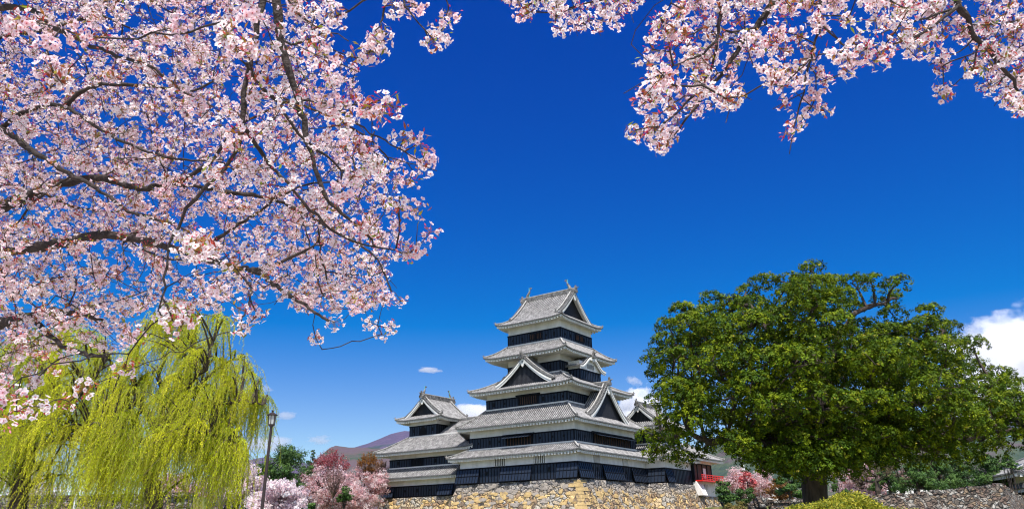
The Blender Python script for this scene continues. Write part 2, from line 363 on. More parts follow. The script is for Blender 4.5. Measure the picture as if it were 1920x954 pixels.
def gable_roof(R, E, G, T, w, zb, h, q0, q1, c=.35, pf=None, pitch=.34, rows=7, bb=.42, ridge=.5, flare=0.0, infill=True, w_in=None, rods=(), back=False, lattice='gable_dark', pend=True, verge=True, inset=.45):
    """gable roof. T maps (p across, q depth, r up) to the frame. front at q0, ridge running to q1. pf: profile(s) 0 at the foot, 1 at the ridge"""
    pf = pf or (lambda s: prof(s, c))
    sgn = 1
    t0 = Vector(T(0, 0, 0)); jac = (Vector(T(1, 0, 0))-t0).cross(Vector(T(0, 1, 0))-t0).dot(Vector(T(0, 0, 1))-t0)
    for side in (-1, 1):
        cols = ribs(q0, q1, pitch); grid = []
        for j in range(rows+1):
            s = j/rows
            grid.append([T(side*w*(1-s), q, zb+h*pf(s)+hh+flare*(1-s)**4) for q, hh in cols])
        grid_faces(R, grid, 0, (side > 0) ^ (jac < 0), True)
        g2 = [[T(side*w*(1-j/rows), q, zb+h*pf(j/rows)-.10+flare*(1-j/rows)**4) for q in (q0, q1)] for j in range(rows+1)]
        grid_faces(E, g2, 0, (side < 0) ^ (jac < 0))
        # foot lip
        grid_faces(R, [[T(side*w, q, zb+hh+flare) for q, hh in cols], [T(side*w, q, zb-.1+flare) for q, hh in cols]], 1)
    fronts = [(q0, 1)] + ([(q1, -1)] if back else [])
    N = 12
    for qf, dq in fronts:
        for side in (-1, 1):
            # white bargeboard following the slope, two fillets deep
            for (o1, hgt, dep, pr) in ((.10, bb, .16, 0.0), (.10, bb*.42, .10, -.09)):
                top = []; bot = []
                for k in range(N+1):
                    s = k/N; z = zb+h*pf(s)-o1+flare*(1-s)**4
                    hg = hgt*(1.15-.25*s)
                    top.append((side*w*(1-s)*1.0, z)); bot.append((side*w*(1-s)*.985, z-hg))
                for (qa) in (qf+dq*pr,):
                    f0 = [T(p, qa, z) for p, z in top]; f1 = [T(p, qa, z) for p, z in bot]
                    b0 = [T(p, qa+dq*dep, z) for p, z in top]; b1 = [T(p, qa+dq*dep, z) for p, z in bot]
                    grid_faces(E, [b0, f0, f1, b1], 0)
            if verge:                                                 # verge: raised band of cross tiles
                n = max(4, int(w*1.5/.34))
                for k in range(n):
                    s = (k+.5)/n; z = zb+h*pf(s)+flare*(1-s)**4; s2 = (k+1.02)/n
                    a = T(side*w*(1-s), qf+dq*(-.12), z+.06); b_ = T(side*w*(1-s), qf+dq*.42, z+.10)
                    R.tube([a, b_], .105, 6, 1)
                pts = [T(side*w*(1-k/N), qf+dq*.62, zb+h*pf(k/N)+flare*(1-k/N)**4+.16) for k in range(N+1)]
                R.beam(pts, .30, .30, 2); R.beam([(x, y, z+.18) for x, y, z in pts], .15, .12, 3)
                x, y, z = pts[0]; ox = T(side*w, qf+dq*.62, 0); ix = T(side*(w-1), qf+dq*.62, 0)
                ornament(R, (x, y, z+.05), (ox[0]-ix[0], ox[1]-ix[1]), .62, 2)
        if infill:
            qi = qf+dq*inset; fr = []
            for k in range(2*N+1):
                s = 1-abs(k-N)/N; p = (k-N)/N*w
                fr.append((p, zb+h*pf(s)-.11+flare*(1-s)**4))
            base = [(p, zb-.9) for p, _ in fr]
            grid_faces(G, [[T(p*.97, qi, z) for p, z in fr], [T(p*.97, qi, z) for p, z in base]], 0)
            nb = int(2*w/.22)
            for k in range(1, nb):
                p = -w+2*w*k/nb; s = 1-abs(p)/w; z = zb+h*pf(s)-.25
                if z > zb-.6:
                    a = T(p-.03, qi-dq*.04, zb-.8); b_ = T(p+.03, qi-dq*.04, z)
                    pts = [T(p-.03, qi-dq*.05, zb-.8), T(p+.03, qi-dq*.05, zb-.8), T(p+.03, qi-dq*.05, z), T(p-.03, qi-dq*.05, z)]
                    G.poly(pts, [(0, 1, 2, 3)], 1)
            if pend:                                                   # carved pendant below the apex
                zt = zb+h-.12-bb*.8
                k_ = min(1.0, h/4)*1.0
                ol = [(-.26, .25), (.26, .25), (.34, -.05), (.50, -.22), (.42, -.45), (.2, -.42), (.22, -.7), (0, -.98), (-.22, -.7), (-.2, -.42), (-.42, -.45), (-.50, -.22), (-.34, -.05)]
                P = [T(a*k_, qf-dq*.06, zt+b*k_) for a, b in ol]; Q = [T(a*k_, qf+dq*.10, zt+b*k_) for a, b in ol]; n = len(ol)
                E.poly(P+Q, [list(range(n))]+[[i, (i+1) % n, n+(i+1) % n, n+i] for i in range(n)], 0)
                P = [T(.13*k_*cos(t), qf-dq*.09, zt-.12*k_+.13*k_*sin(t)) for t in np.linspace(0, 2*pi, 9)[:-1]]
                E.poly(P, [list(range(8))], 1)
    if ridge:
        zt = zb+h
        a, b_ = T(0, q0-.1, zt+ridge*.42), T(0, q1+(.1 if back else 0), zt+ridge*.42)
        R.beam([a, b_], .40, ridge, 2)
        R.beam([(a[0], a[1], a[2]+ridge*.55), (b_[0], b_[1], b_[2]+ridge*.55)], .26, .14, 3)
        n = int(abs(q1-q0)/.9)
        for k in range(n):
            q = q0+(k+.5)*(q1-q0)/n
            for sd in (-1, 1):
                P = [T(sd*.215, q+dx, zt+ridge*.42+dz) for dx, dz in ((-.16, -.12), (.16, -.12), (.16, .12), (-.16, .12))]
                R.poly(P, [(0, 1, 2, 3)], 1)
        for qf, dq in fronts:
            o = T(0, qf, 0); i_ = T(0, qf+dq, 0)
            p = T(0, qf-dq*.1, zt+ridge*.3)
            ornament(R, p, (o[0]-i_[0], o[1]-i_[1]), 1.15, 2)

def shachi(p, d, s, parent, name='roof_fish'):
    """dolphin-fish finial, head down, tail curled up, with a thin copper lightning rod"""
    p = Vector(p); d = Vector((d[0], d[1], 0)).normalized()
    mb = MB(); pts = []; rad = []
    for k in range(9):
        t = k/8
        pts.append(p + d*s*(.30*cos(t*2.6)-.05) + Vector((0, 0, s*(.05+1.35*t)))); rad.append(s*(.26*(1-t)**.8+.045))
    mb.tube(pts, rad, 8)
    top = pts[-1]
    for a in (-.5, .1, .6):
        q = [top, top + (d*(-sin(a)-.3)+Vector((0, 0, cos(a))))*s*.42 + d*.03, top + (d*(-sin(a+.35)-.3)+Vector((0, 0, cos(a+.35))))*s*.34]
        sd = Vector((-d.y, d.x, 0))*.03*s
        mb.poly([v-sd for v in q]+[v+sd for v in q], [(0, 1, 2), (5, 4, 3), (0, 3, 4, 1), (1, 4, 5, 2), (2, 5, 3, 0)])
    for k in (2, 4):
        b = pts[k]; o = (b-p-Vector((0, 0, .7*s))).normalized()
        q = [b - d*.1*s, b - d*.42*s + Vector((0, 0, .12*s)), b - d*.1*s + Vector((0, 0, .3*s))]; sd = Vector((-d.y, d.x, 0))*.03*s
        mb.poly([v-sd for v in q]+[v+sd for v in q], [(0, 1, 2), (5, 4, 3), (0, 3, 4, 1), (1, 4, 5, 2), (2, 5, 3, 0)])
    f = mb.build(name, M['ridge'], parent)
    r = MB(); r.tube([p-d*.12*s+Vector((0, 0, .1)), p-d*.12*s+Vector((0, 0, 1.75*s))], .05, 6); r.build('lightning_rod', M['copper'], f)
    return f

def wall_band(P, B, rect, zp0, zp1, zw, skip='', pitch=.5, proud=.06):
    """white plaster above, black boarding below. P plaster MB, B boarding MB (0 board, 1 batten)"""
    x0, x1, y0, y1 = rect
    P.box(x0, x1, y0, y1, zp0-.6, zw)
    B.box(x0-proud, x1+proud, y0-proud, y1+proud, zp0-.5, zp1)
    k = proud+.045
    B.box(x0-k-.02, x1+k+.02, y0-k-.02, y1+k+.02, zp1-.14, zp1+.04, 1)
    B.box(x0-k, x1+k, y0-k, y1+k, zp0-.04, zp0+.12, 1)
    e = .025
    for a0, a1, f in ((x0, x1, 'S'), (y0, y1, 'E'), (x0, x1, 'N'), (y0, y1, 'W')):
        if f in skip: continue
        n = max(1, round((a1-a0)/pitch))
        for i in range(n+1):
            a = a0+(a1-a0)*i/n
            if f == 'S': B.box(a-.05, a+.05, y0-k, y0-proud+.01, zp0+.12, zp1-.14, 1)
            if f == 'N': B.box(a-.05, a+.05, y1+proud-.01, y1+k, zp0+.12, zp1-.14, 1)
            if f == 'E': B.box(x1+proud-.01, x1+k, a-.05, a+.05, zp0+.12, zp1-.14, 1)
            if f == 'W': B.box(x0-k, x0-proud+.01, a-.05, a+.05, zp0+.12, zp1-.14, 1)

def on_face(f, rect, a, out, z):
    x0, x1, y0, y1 = rect
    return {'S': (a, y0-out, z), 'E': (x1+out, a, z)}[f]

def fbox(mb, f, rect, a0, a1, o0, o1, z0, z1, mi=0):
    x0, x1, y0, y1 = rect
    if f == 'S': mb.box(a0, a1, y0-o1, y0-o0, z0, z1, mi)
    else: mb.box(x1+o0, x1+o1, a0, a1, z0, z1, mi)

def loophole(par, f, rect, a, z, tall=False):
    mb = MB(); w, h = (.17, .42) if tall else (.17, .19)
    fbox(mb, f, rect, a-w/2-.06, a+w/2+.06, .06, .125, z-h/2-.06, z+h/2+.06, 1)
    fbox(mb, f, rect, a-w/2, a+w/2, .06, .13, z-h/2, z+h/2, 0)
    mb.build('loophole', [M['dark'], M['batten']], par)

def lattice_window(par, f, rect, a0, a1, z0, z1, bars, barmat, out=.0, backm='dark', bw=.09, framed=True):
    mb = MB(); fbox(mb, f, rect, a0, a1, out-.2, out+.008, z0, z1)
    w = mb.build('window', M[backm], par)
    mb = MB()
    for i in range(bars):
        a = a0+(a1-a0)*(i+.5)/bars
        fbox(mb, f, rect, a-bw/2, a+bw/2, out, out+.09, z0, z1)
    if framed:
        fbox(mb, f, rect, a0-.10, a1+.10, out, out+.11, z1, z1+.12, 1); fbox(mb, f, rect, a0-.10, a1+.10, out, out+.11, z0-.12, z0, 1)
        fbox(mb, f, rect, a0-.10, a0, out, out+.11, z0, z1, 1); fbox(mb, f, rect, a1, a1+.10, out, out+.11, z0, z1, 1)
    mb.build('lattice', [barmat, M['batten']], w)
    return w

def stone_chute(par, f, rect, a0, a1, z0, z1, out=.62):
    """ishi-otoshi: boarded panel hinged at the top and splayed out at the foot"""
    mb = MB(); x0, x1, y0, y1 = rect
    def P(a, o, z): return (a, y0-o, z) if f == 'S' else (x1+o, a, z)
    q = [P(a0, .10, z1), P(a1, .10, z1), P(a1, out, z0), P(a0, out, z0), P(a0, .0, z1), P(a1, 0, z1), P(a1, out-.07, z0), P(a0, out-.07, z0)]
    mb.poly(q, [(0, 1, 2, 3), (4, 7, 6, 5), (0, 4, 5, 1), (3, 2, 6, 7)], 0)
    n = max(2, round(abs(a1-a0)/.5))
    for i in range(n+1):
        a = a0+(a1-a0)*i/n
        for (s0, s1) in ((0, 1),):
            mb.beam([P(a, .13, z1), P(a, out+.03, z0)], .06, .06, 1)
    for s in (.02, .5, .98):
        o = .13+(out-.10)*s; z = z1+(z0-z1)*s
        mb.beam([P(a0, o, z), P(a1, o, z)], .05, .08, 1)
    mb.build('stone_chute', [M['black'], M['batten']], par)

TOP = lambda x, y, z: (x, y, z)
# ------------------------------------------------------------------ MAIN KEEP
keep = empty('castle_keep', KO, KR, 'tall five-roofed castle keep with black boarded walls and white plaster bands on the stone base', 'castle keep')
W1 = (-19.1, 0, 0, 19.4); W2 = (-18.2, -.9, 1.05, 18.4); W3 = (-16.2, -2.6, 2.5, 16.9); W4 = (-14.0, -5.0, 4.9, 14.4); W5 = (-14.2, -5.0, 5.3, 14.2)
def storey(rect, zp0, zp1, zw, name):
    P, B = MB(), MB(); wall_band(P, B, rect, zp0, zp1, zw)
    w = P.build('wall', M['plaster'], keep); b = B.build('boarding', [M['black'], M['batten']], keep); return b
b1 = storey(W1, 7.45, 9.53, 10.75, 1); b2 = storey(W2, 12.05, 13.68, 15.0, 2); b3 = storey(W3, 17.55, 19.02, 20.2, 3)
b4 = storey(W4, 22.3, 23.92, 25.3, 4); b5 = storey(W5, 27.1, 28.82, 30.35, 5)
RT = [M['tile'], M['tile_dark'], M['ridge'], M['mortar'], M['tile_pan'], M['flash']]; ET = [M['eave_white'], M['dark'], M['soffit']]; GT = [M['gable_dark'], M['batten']]
def roof_parts(fn, par, gable=False, name='roof'):
    R, E, G = MB(), MB(), MB(); fn(R, E, G)
    r = R.build(name, RT, par); E.build('eave', ET, r)
    if G.v: G.build('gable_panel', GT, r)
    return r
roof_parts(lambda R, E, G: skirt(R, E, (-20.7, 1.05, -1.05, 20.4), W2, 10.85, 12.05, .15, .28, 3.0, wall=W1), keep)
roof_parts(lambda R, E, G: skirt(R, E, (-19.6, .5, -.4, 19.8), W3, 14.95, 17.55, .2, .35, 3.5, wall=W2), keep)
roof_parts(lambda R, E, G: skirt(R, E, (-18.25, -.75, .75, 18.7), (W4[0], W4[1], W4[2], W4[3]), 20.0, 22.3, .22, .5, 4.0, wall=W3), keep)
roof_parts(lambda R, E, G: skirt(R, E, (-16.6, -2.45, 2.4, 17.0), W5, 25.05, 27.1, .22, .55, 4.0, wall=W4), keep)
def irimoya(R, E, G, out, wall, ze, zg, zr, ridge_axis, gx, c=.38, up=.6, inset_s=None):
    """hip-and-gable roof. gx: the two gable planes along the ridge axis"""
    if ridge_axis == 'x': half = (out[3]-out[2])/2; mid = (out[2]+out[3])/2
    else: half = (out[1]-out[0])/2; mid = (out[0]+out[1])/2
    H = zr-ze
    f = lambda s: prof(s, c)
    # the height reached where the hip meets the gable plane
    d = (gx[0]-(out[0] if ridge_axis == 'x' else out[2])); sg = d/half
    zt = ze+H*f(sg)
    if ridge_axis == 'x': inn = (gx[0], gx[1], out[2]+d, out[3]-d)
    else: inn = (out[0]+d, out[1]-d, gx[0], gx[1])
    cc = c*sg/((1-c)+c*sg)
    skirt(R, E, out, inn, ze, zt, cc, up, 4.0, wall=wall, rows=4, flash=False)
    # little apron roof running in under the gables
    if ridge_axis == 'x':
        T = lambda p, q, r: (q, mid+p, r)
    else:
        T = lambda p, q, r: (mid+p, q, r)
    ov = .25
    pf = lambda s: (f(sg+(1-sg)*s)-f(sg))/(1-f(sg))
    gable_roof(R, E, G, T, half-d, zt, zr-zt, gx[0]-ov, gx[1]+ov, pf=pf, back=True, rows=9, ridge=.62, inset=.75)
    return zt
def top(R, E, G): irimoya(R, E, G, (-15.45, -3.75, 3.8, 15.6), W5, 30.15, 31.2, 35.15, 'x', (-14.05, -5.15))
r5 = roof_parts(top, keep)
shachi((-13.3, 9.7, 35.6), (-1, 0), 1.0, keep); shachi((-5.9, 9.7, 35.6), (1, 0), 1.0, keep)
# triangular dormer gable over the third roof, left face
def dormer_left(R, E, G):
    T = lambda p, q, r: (-9.0+p, q, r)
    gable_roof(R, E, G, T, 4.75, 20.75, 3.55, 1.35, 5.4, c=.34, bb=.5, ridge=.36, flare=.1, inset=.5)
roof_parts(dormer_left, keep, name='dormer_gable')
def dormer_right(R, E, G):
    T = lambda p, q, r: (-.15-q, 9.8+p, r)
    gable_roof(R, E, G, T, 5.5, 15.65, 5.0, 0, 6.0, c=.36, bb=.55, ridge=.4, flare=.1, inset=.5)
roof_parts(dormer_right, keep, name='dormer_gable')
# bay with the curved cusped gable on the right face
RB = (-5.0, -3.0, 6.9, 12.7)
P, B = MB(), MB(); wall_band(P, B, RB, 21.3, 22.8, 24.0); P.build('bay_wall', M['plaster'], keep); B.build('boarding', [M['black'], M['batten']], keep)
def kara(R, E, G):
    T = lambda p, q, r: (-2.45-q, 9.8+p, r)
    pf = lambda s: .5-.5*cos(pi*min(1, max(0, (s-.12)/.88))**1.0) if s > .12 else 0.0
    gable_roof(R, E, G, T, 3.75, 23.25, 1.65, 0, 2.7, pf=pf, bb=.42, ridge=.28, rows=14, infill=False, pend=False, pitch=.28, verge=False)
    k = [T(p, .25, z) for p, z in ((-2.9, 22.9), (2.9, 22.9))]
    N = 16; fr = [(p, 23.25+1.65*pf(1-abs(p)/3.75)-.12) for p in np.linspace(-3.3, 3.3, N)]
    grid_faces(E, [[T(p, .45, z) for p, z in fr], [T(p, .45, 22.85) for p, z in fr]], 0)
    z = 23.25+1.65-.55
    ol = [(-1.0, -.05), (-.5, .18), (0, .22), (.5, .18), (1.0, -.05), (.55, -.12), (.25, -.02), (0, -.3), (-.25, -.02), (-.55, -.12)]
    Pp = [T(a, -.1, z+b) for a, b in ol]; Q = [T(a, .1, z+b) for a, b in ol]; n = len(ol)
    E.poly(Pp+Q, [list(range(n))]+[[i, (i+1) % n, n+(i+1) % n, n+i] for i in range(n)], 0)
    for i in range(7):
        p = -.9+i*.3; a = [T(p-.05, .40, 23.05), T(p+.05, .40, 23.05), T(p+.05, .40, 23.75), T(p-.05, .40, 23.75)]
        E.poly(a, [(0, 1, 2, 3)], 1)
roof_parts(kara, keep, name='curved_gable')
# windows, loopholes, chutes
for a0, a1 in ((-19.55, -15.55), (-11.9, -6.85), (-2.95, .25)): stone_chute(keep, 'S', W1, a0, a1, 7.5, 9.45)
for a0, a1 in ((-.25, 3.3), (6.4, 11.9), (14.7, 19.6)): stone_chute(keep, 'E', W1, a0, a1, 7.5, 9.45)
for a0, a1 in ((-13.15, -11.35), (-6.6, -4.9)): lattice_window(keep, 'S', W1, a0, a1, 9.62, 10.55, 6, M['plaster'], .02, 'dark', .12, framed=False)
for a0, a1 in ((4.3, 6.0), (12.4, 14.1)): lattice_window(keep, 'E', W1, a0, a1, 9.62, 10.55, 6, M['plaster'], .02, 'dark', .12, framed=False)
for a in (-17.9, -14.4, -10.6, -7.9, -1.6, -4.2): loophole(b1, 'S', W1, a, 8.75, a in (-17.9, -14.4, -4.2)) if a in (-14.4, -4.2) else None
for a in (5.0, 13.2): loophole(b1, 'E', W1, a, 8.75, True)
for a, t in ((-14.6, 1), (-12.9, 0), (-6.2, 0), (-4.2, 0), (-2.4, 0), (-16.6, 0)): loophole(b2, 'S', W2, a, 12.95, bool(t))
for a, t in ((2.1, 1), (3.6, 0)): loophole(b2, 'E', W2, a, 12.95, bool(t))
for a, t in ((-14.9, 1), (-13.0, 0), (-6.4, 1), (-4.6, 0), (-3.2, 0)): loophole(b3, 'S', W3, a, 18.35, bool(t))
for a, t in ((3.4, 0), (14.6, 0)): loophole(b3, 'E', W3, a, 18.35, bool(t))
for a, t in ((-6.6, 1), (-13, 0)): loophole(b4, 'S', W4, a, 23.2, bool(t))
for a, t in ((-13.3, 0), (-11.6, 1), (-7.4, 0), (-6.0, 1)): loophole(b5, 'S', W5, a, 28.0, bool(t))
for a, t in ((6.5, 0), (8.0, 1), (12.0, 1), (13.2, 0)): loophole(b5, 'E', W5, a, 28.0, bool(t))
def awning_window(f, rect, a0, a1, z0, z1, prop=True, bars=9, hood=.25, fl=1.1):
    w = lattice_window(b2 if rect is W2 else b3, f, rect, a0, a1, z0, z1, bars, M['wood'], .07, 'dark', .07)
    x0, x1, y0, y1 = rect
    def P(a, o, z): return (a, y0-o, z) if f == 'S' else (x1+o, a, z)
    mb = MB(); fbox(mb, f, rect, a0-.5, a1+.5, .06, .34, z1+.12, z1+.30)
    mb.build('window_hood', M['batten'], w)
    if prop:
        mb = MB()
        q = [P(a0-.25, .2, z1+.1), P(a1+.1, .2, z1+.1), P(a1+.1, fl, z1-.22), P(a0-.25, fl, z1-.22), P(a0-.25, .2, z1+.04), P(a1+.1, .2, z1+.04), P(a1+.1, fl, z1-.29), P(a0-.25, fl, z1-.29)]
        mb.poly(q, [(0, 1, 2, 3), (7, 6, 5, 4), (3, 2, 6, 7), (0, 3, 7, 4), (1, 5, 6, 2)], 0)
        n = int((a1-a0)/.5)
        for i in range(n+1):
            a = a0-.2+(a1-a0+.25)*i/n; mb.beam([P(a, .22, z1+.13), P(a, fl, z1-.2)], .05, .05, 1)
        mb.build('shutter', [M['black'], M['batten']], w)
awning_window('S', W2, -11.7, -7.5, 12.15, 13.45)
awning_window('E', W2, 6.0, 16.6, 12.15, 13.5, bars=16)
awning_window('S', W3, -10.4, -7.4, 17.9, 18.95, prop=False, bars=8)
for a0 in (-10.2, -9.05): lattice_window(b5, 'S', W5, a0, a0+.85, 27.7, 28.45, 3, M['wood'], .07, 'dark', .05)
for a0 in (9.4, 10.6): lattice_window(b5, 'E', W5, a0, a0+.95, 27.7, 28.45, 3, M['wood'], .07, 'dark', .05)
# little side dormer peeping out on the far left of the fourth storey
RB2 = (-15.6, -13.9, 7.0, 12.6)
P, B = MB(), MB(); wall_band(P, B, RB2, 21.6, 22.8, 23.4); P.build('bay_wall', M['plaster'], keep); B.build('boarding', [M['black'], M['batten']], keep)
roof_parts(lambda R, E, G: gable_roof(R, E, G, lambda p, q, r: (-16.2+q, 9.8+p, r), 3.4, 23.0, 1.1, 0, 2.3, c=.2, infill=False, pend=False, verge=False), keep, name='curved_gable')
rope = MB()
for p, q in (((-7.6, 5.1, 30.2), (-8.6, 1.1, 19.4)), ((-8.6, .6, 19.8), (-9.0, .7, 14.6)), ((-17.0, 2.9, 30), (-17.2, 2.0, 25))): pass

# ------------------------------------------------------------------ SMALL LEFT TOWER with its corridor
tw = empty('castle_tower', KO, KR, 'smaller three-roofed castle turret with fish finials joined to the left of the tall keep', 'castle turret')
def sto(par, rect, zp0, zp1, zw, skip=''):
    P, B = MB(), MB(); wall_band(P, B, rect, zp0, zp1, zw, skip)
    P.build('wall', M['plaster'], par); return B.build('boarding', [M['black'], M['batten']], par)
S1 = (-35.6, -19.0, 2.0, 13.0); S2 = (-35.1, -19.0, 2.5, 12.6); S3 = (-32.6, -27.1, 4.1, 10.4)
t1 = sto(tw, S1, 6.27, 7.85, 8.85); t2 = sto(tw, S2, 10.5, 11.85, 12.75); t3 = sto(tw, S3, 15.2, 16.9, 18.1)
roof_parts(lambda R, E, G: skirt(R, E, (-37.2, -17.4, .75, 14.2), S2, 9.0, 10.5, .15, .3, 3, wall=S1, sides='SW'), tw)
def low(R, E, G):
    skirt(R, E, (-36.9, -17.4, .7, 14.4), (S3[0], -23.0, S3[2], 11.0), 12.75, 15.2, .15, .35, 3, wall=S2, sides='SWN')
    # corridor roof rising to its own ridge beside the turret
    T = lambda p, q, r: (q, 7.55+p, r)
    gable_roof(R, E, G, T, 3.45, 15.2, 2.3, -26.9, -16.2, c=.05, infill=False, pend=False, verge=False, bb=.05, ridge=.4)
roof_parts(low, tw)
def ttop(R, E, G): irimoya(R, E, G, (-34.7, -25.3, 2.9, 12.2), S3, 17.75, 18.3, 21.25, 'y', (4.1, 11.0), up=.5)
roof_parts(ttop, tw)
shachi((-30.0, 4.3, 21.6), (0, -1), .85, tw); shachi((-30.0, 10.6, 21.6), (0, 1), .85, tw)
for a0, a1 in ((-36.0, -33.4), (-24.6, -21.8)): stone_chute(tw, 'S', S1, a0, a1, 6.3, 7.8)
for a, t in ((-31.3, 0), (-28.8, 1), (-26.4, 0)): loophole(t1, 'S', S1, a, 7.15, bool(t))
lattice_window(t2, 'S', S2, -30.6, -28.3, 10.75, 11.7, 7, M['batten'], .07, 'dark', .1)
lattice_window(t2, 'S', S2, -21.6, -20.3, 10.75, 11.7, 4, M['batten'], .07, 'dark', .1)
for a in (-33.4, -25.8): loophole(t2, 'S', S2, a, 11.3, True)
for a in (-31.7, -27.9): loophole(t3, 'S', S3, a, 16.2, True)
mb = MB()                                                          # bell-shaped window
def bell(k, o): return [(-.62*k, 15.45), (.62*k, 15.45), (.52*k, 16.1), (.42*k, 16.45), (.2*k, 16.62+.1*(k-1)), (0, 16.78+.1*(k-1)), (-.2*k, 16.62+.1*(k-1)), (-.42*k, 16.45), (-.52*k, 16.1)]
mb.prism([(a-29.85, b) for a, b in bell(1.0, 0)], (0, S3[2]-.12, 0), (1, 0, 0), (0, 0, 1), (0, .06, 0), 0)
mb.prism([(a-29.85, b) for a, b in bell(1.18, 0)], (0, S3[2]-.10, 0), (1, 0, 0), (0, 0, 1), (0, .05, 0), 1)
for i in range(5): mb.box(-30.33+i*.24-.03, -30.33+i*.24+.03, S3[2]-.15, S3[2]-.12, 15.45, 16.5, 1)
mb.build('window', [M['dark'], M['batten']], t3)

# ------------------------------------------------------------------ RIGHT TURRET (two storeys) and the moon-viewing wing
rt = empty('castle_tower', KO, KR, 'low two-storey castle turret with a white gable, half hidden behind the big evergreen', 'castle turret')
A1 = (-6.5, 2.9, 19.6, 29.3); A2 = (-4.6, 1.6, 21.6, 28.3)
g1 = sto(rt, A1, 7.45, 9.53, 10.75); g2 = sto(rt, A2, 13.2, 14.6, 15.8)
roof_parts(lambda R, E, G: skirt(R, E, (-7.9, 4.2, 18.6, 30.6), A2, 10.95, 13.2, .2, .3, 3, wall=A1), rt)
roof_parts(lambda R, E, G: irimoya(R, E, G, (-6.2, 3.2, 20.1, 29.9), A2, 15.7, 16.3, 19.1, 'y', (21.6, 28.5), up=.4), rt)
stone_chute(rt, 'S', A1, .4, 3.1, 7.5, 9.45)
stone_chute(rt, 'E', A1, 19.5, 22.0, 7.5, 9.45)
lattice_window(rt, 'E', A1, 25.2, 26.4, 9.7, 10.6, 5, M['plaster'], .02, 'dark', .12, framed=False)
mo = empty('moon_viewing_pavilion', KO, KR, 'open castle pavilion with a red railed balcony over a white plastered base', 'pavilion')
Q1 = (-4.0, 3.3, 29.4, 37.2)
P = MB(); P.box(-4.0, 3.5, 29.4, 36.9, 5.6, 8.0)
P.poly([(3.5, 29.4, 8.0), (3.5, 29.4, 5.9), (4.6, 29.4, 5.9), (3.5, 31.6, 8.0), (3.5, 31.6, 5.9), (4.6, 31.0, 5.9)], [(0, 1, 2), (0, 2, 5, 3), (3, 5, 4)])
P.box(-4.0, 3.25, 29.4, 37.2, 10.75, 11.3); P.build('wall', M['plaster'], mo)
P = MB(); P.box(-3.9, 3.1, 29.5, 37.0, 8.2, 10.75, 0); P.box(3.0, 3.4, 29.3, 29.6, 7.9, 11.2, 1)
for y in (31.2, 33.2, 35.2, 37.0): P.box(3.08, 3.2, y-.09, y+.09, 8.2, 10.75, 1)
P.box(3.09, 3.17, 33.6, 34.6, 8.6, 10.1, 2); P.box(3.09, 3.22, 29.6, 37, 10.6, 10.78, 1)
P.build('timber_wall', [M['wood'], M['batten'], M['plaster']], mo)
lattice_window(mo, 'E', (-4.0, 3.5, 29.4, 36.9), 32.6, 34.0, 6.9, 7.6, 6, M['plaster'], .02, 'dark', .08, framed=False)
P = MB(); P.box(-4.2, 4.55, 29.6, 38.2, 7.98, 8.16); P.build('balcony_floor', M['red'], mo)
P = MB()
for z in (8.32, 8.62, 8.92):
    P.box(4.40, 4.50, 29.6, 38.5, z-.04, z+.04+(.03 if z > 8.9 else 0)); P.box(-4.0, 4.7, 38.05, 38.15, z-.04, z+.04+(.03 if z > 8.9 else 0))
for y in np.arange(29.7, 38.3, 1.05): P.box(4.41, 4.49, y-.05, y+.05, 8.16, 9.0)
for x in np.arange(-3.9, 4.5, 1.05): P.box(x-.05, x+.05, 38.06, 38.14, 8.16, 9.0)
P.build('railing', M['red'], mo)
roof_parts(lambda R, E, G: skirt(R, E, (-5.4, 4.7, 28.4, 39.0), (-1.2, .4, 29.0, 34.6), 11.35, 13.9, .15, .35, 3, wall=Q1, sides='SEN'), mo)

# ------------------------------------------------------------------ STONE BASES
def batter(name, poly, ztop, zbot, out, par=None, m='stone', n=10, cap=True):
    """battered stone wall round a convex polygon; the foot stands `out` metres further out"""
    Pp = [Vector((a, b)) for a, b in poly]; N = len(Pp); cen = sum(Pp, Vector((0, 0)))/N
    def offset(d):
        r = []
        for i in range(N):
            a, b, c = Pp[i-1], Pp[i], Pp[(i+1) % N]
            e1 = (b-a).normalized(); e2 = (c-b).normalized()
            n1 = Vector((e1.y, -e1.x)); n2 = Vector((e2.y, -e2.x))
            k = (n1+n2); k = k/max(.2, k.dot(n1)); r.append(b+k*d)
        return r
    mb = MB(); SEG = 26; rows = []
    for j in range(n+1):
        t = j/n; off = offset(out*(t**1.35)); z = ztop+(zbot-ztop)*t; row = []
        for i in range(N):
            a, b = off[i], off[(i+1) % N]
            for k in range(SEG):
                q = a.lerp(b, k/SEG); row.append((q.x, q.y, z))
        row.append(row[0]); rows.append(row)
    grid_faces(mb, rows)
    if cap:
        mb.poly([(q.x, q.y, ztop-.004) for q in offset(0)], [list(range(N))], 0)
    return mb.build(name, M[m], par)
sb = batter('castle_rampart', [(-19.4, -.35), (.35, -.35), (.35, 19.0), (3.2, 19.0), (3.2, 29.35), (-12, 29.35), (-19.4, 20)], 7.4, -2.0, 5.0)
sb.location = KO; sb.rotation_euler = (0, 0, KR); tag(sb, 'high battered stone base of ochre and grey rubble under the tall keep', 'rampart')
sb2 = batter('castle_rampart', [(-35.9, 1.7), (-17.0, 1.7), (-17.0, 14), (-35.9, 14)], 6.2, -2.0, 4.2)
sb2.location = KO; sb2.rotation_euler = (0, 0, KR); tag(sb2, 'lower grey stone base under the small left turret', 'rampart')
sb3 = batter('castle_rampart', [(-14, 28.0), (3.6, 28.0), (3.6, 37.6), (-14, 37.6)], 5.85, -2.0, 3.6)
sb3.location = KO; sb3.rotation_euler = (0, 0, KR); tag(sb3, 'lowest step of the rampart under the red railed pavilion', 'rampart')
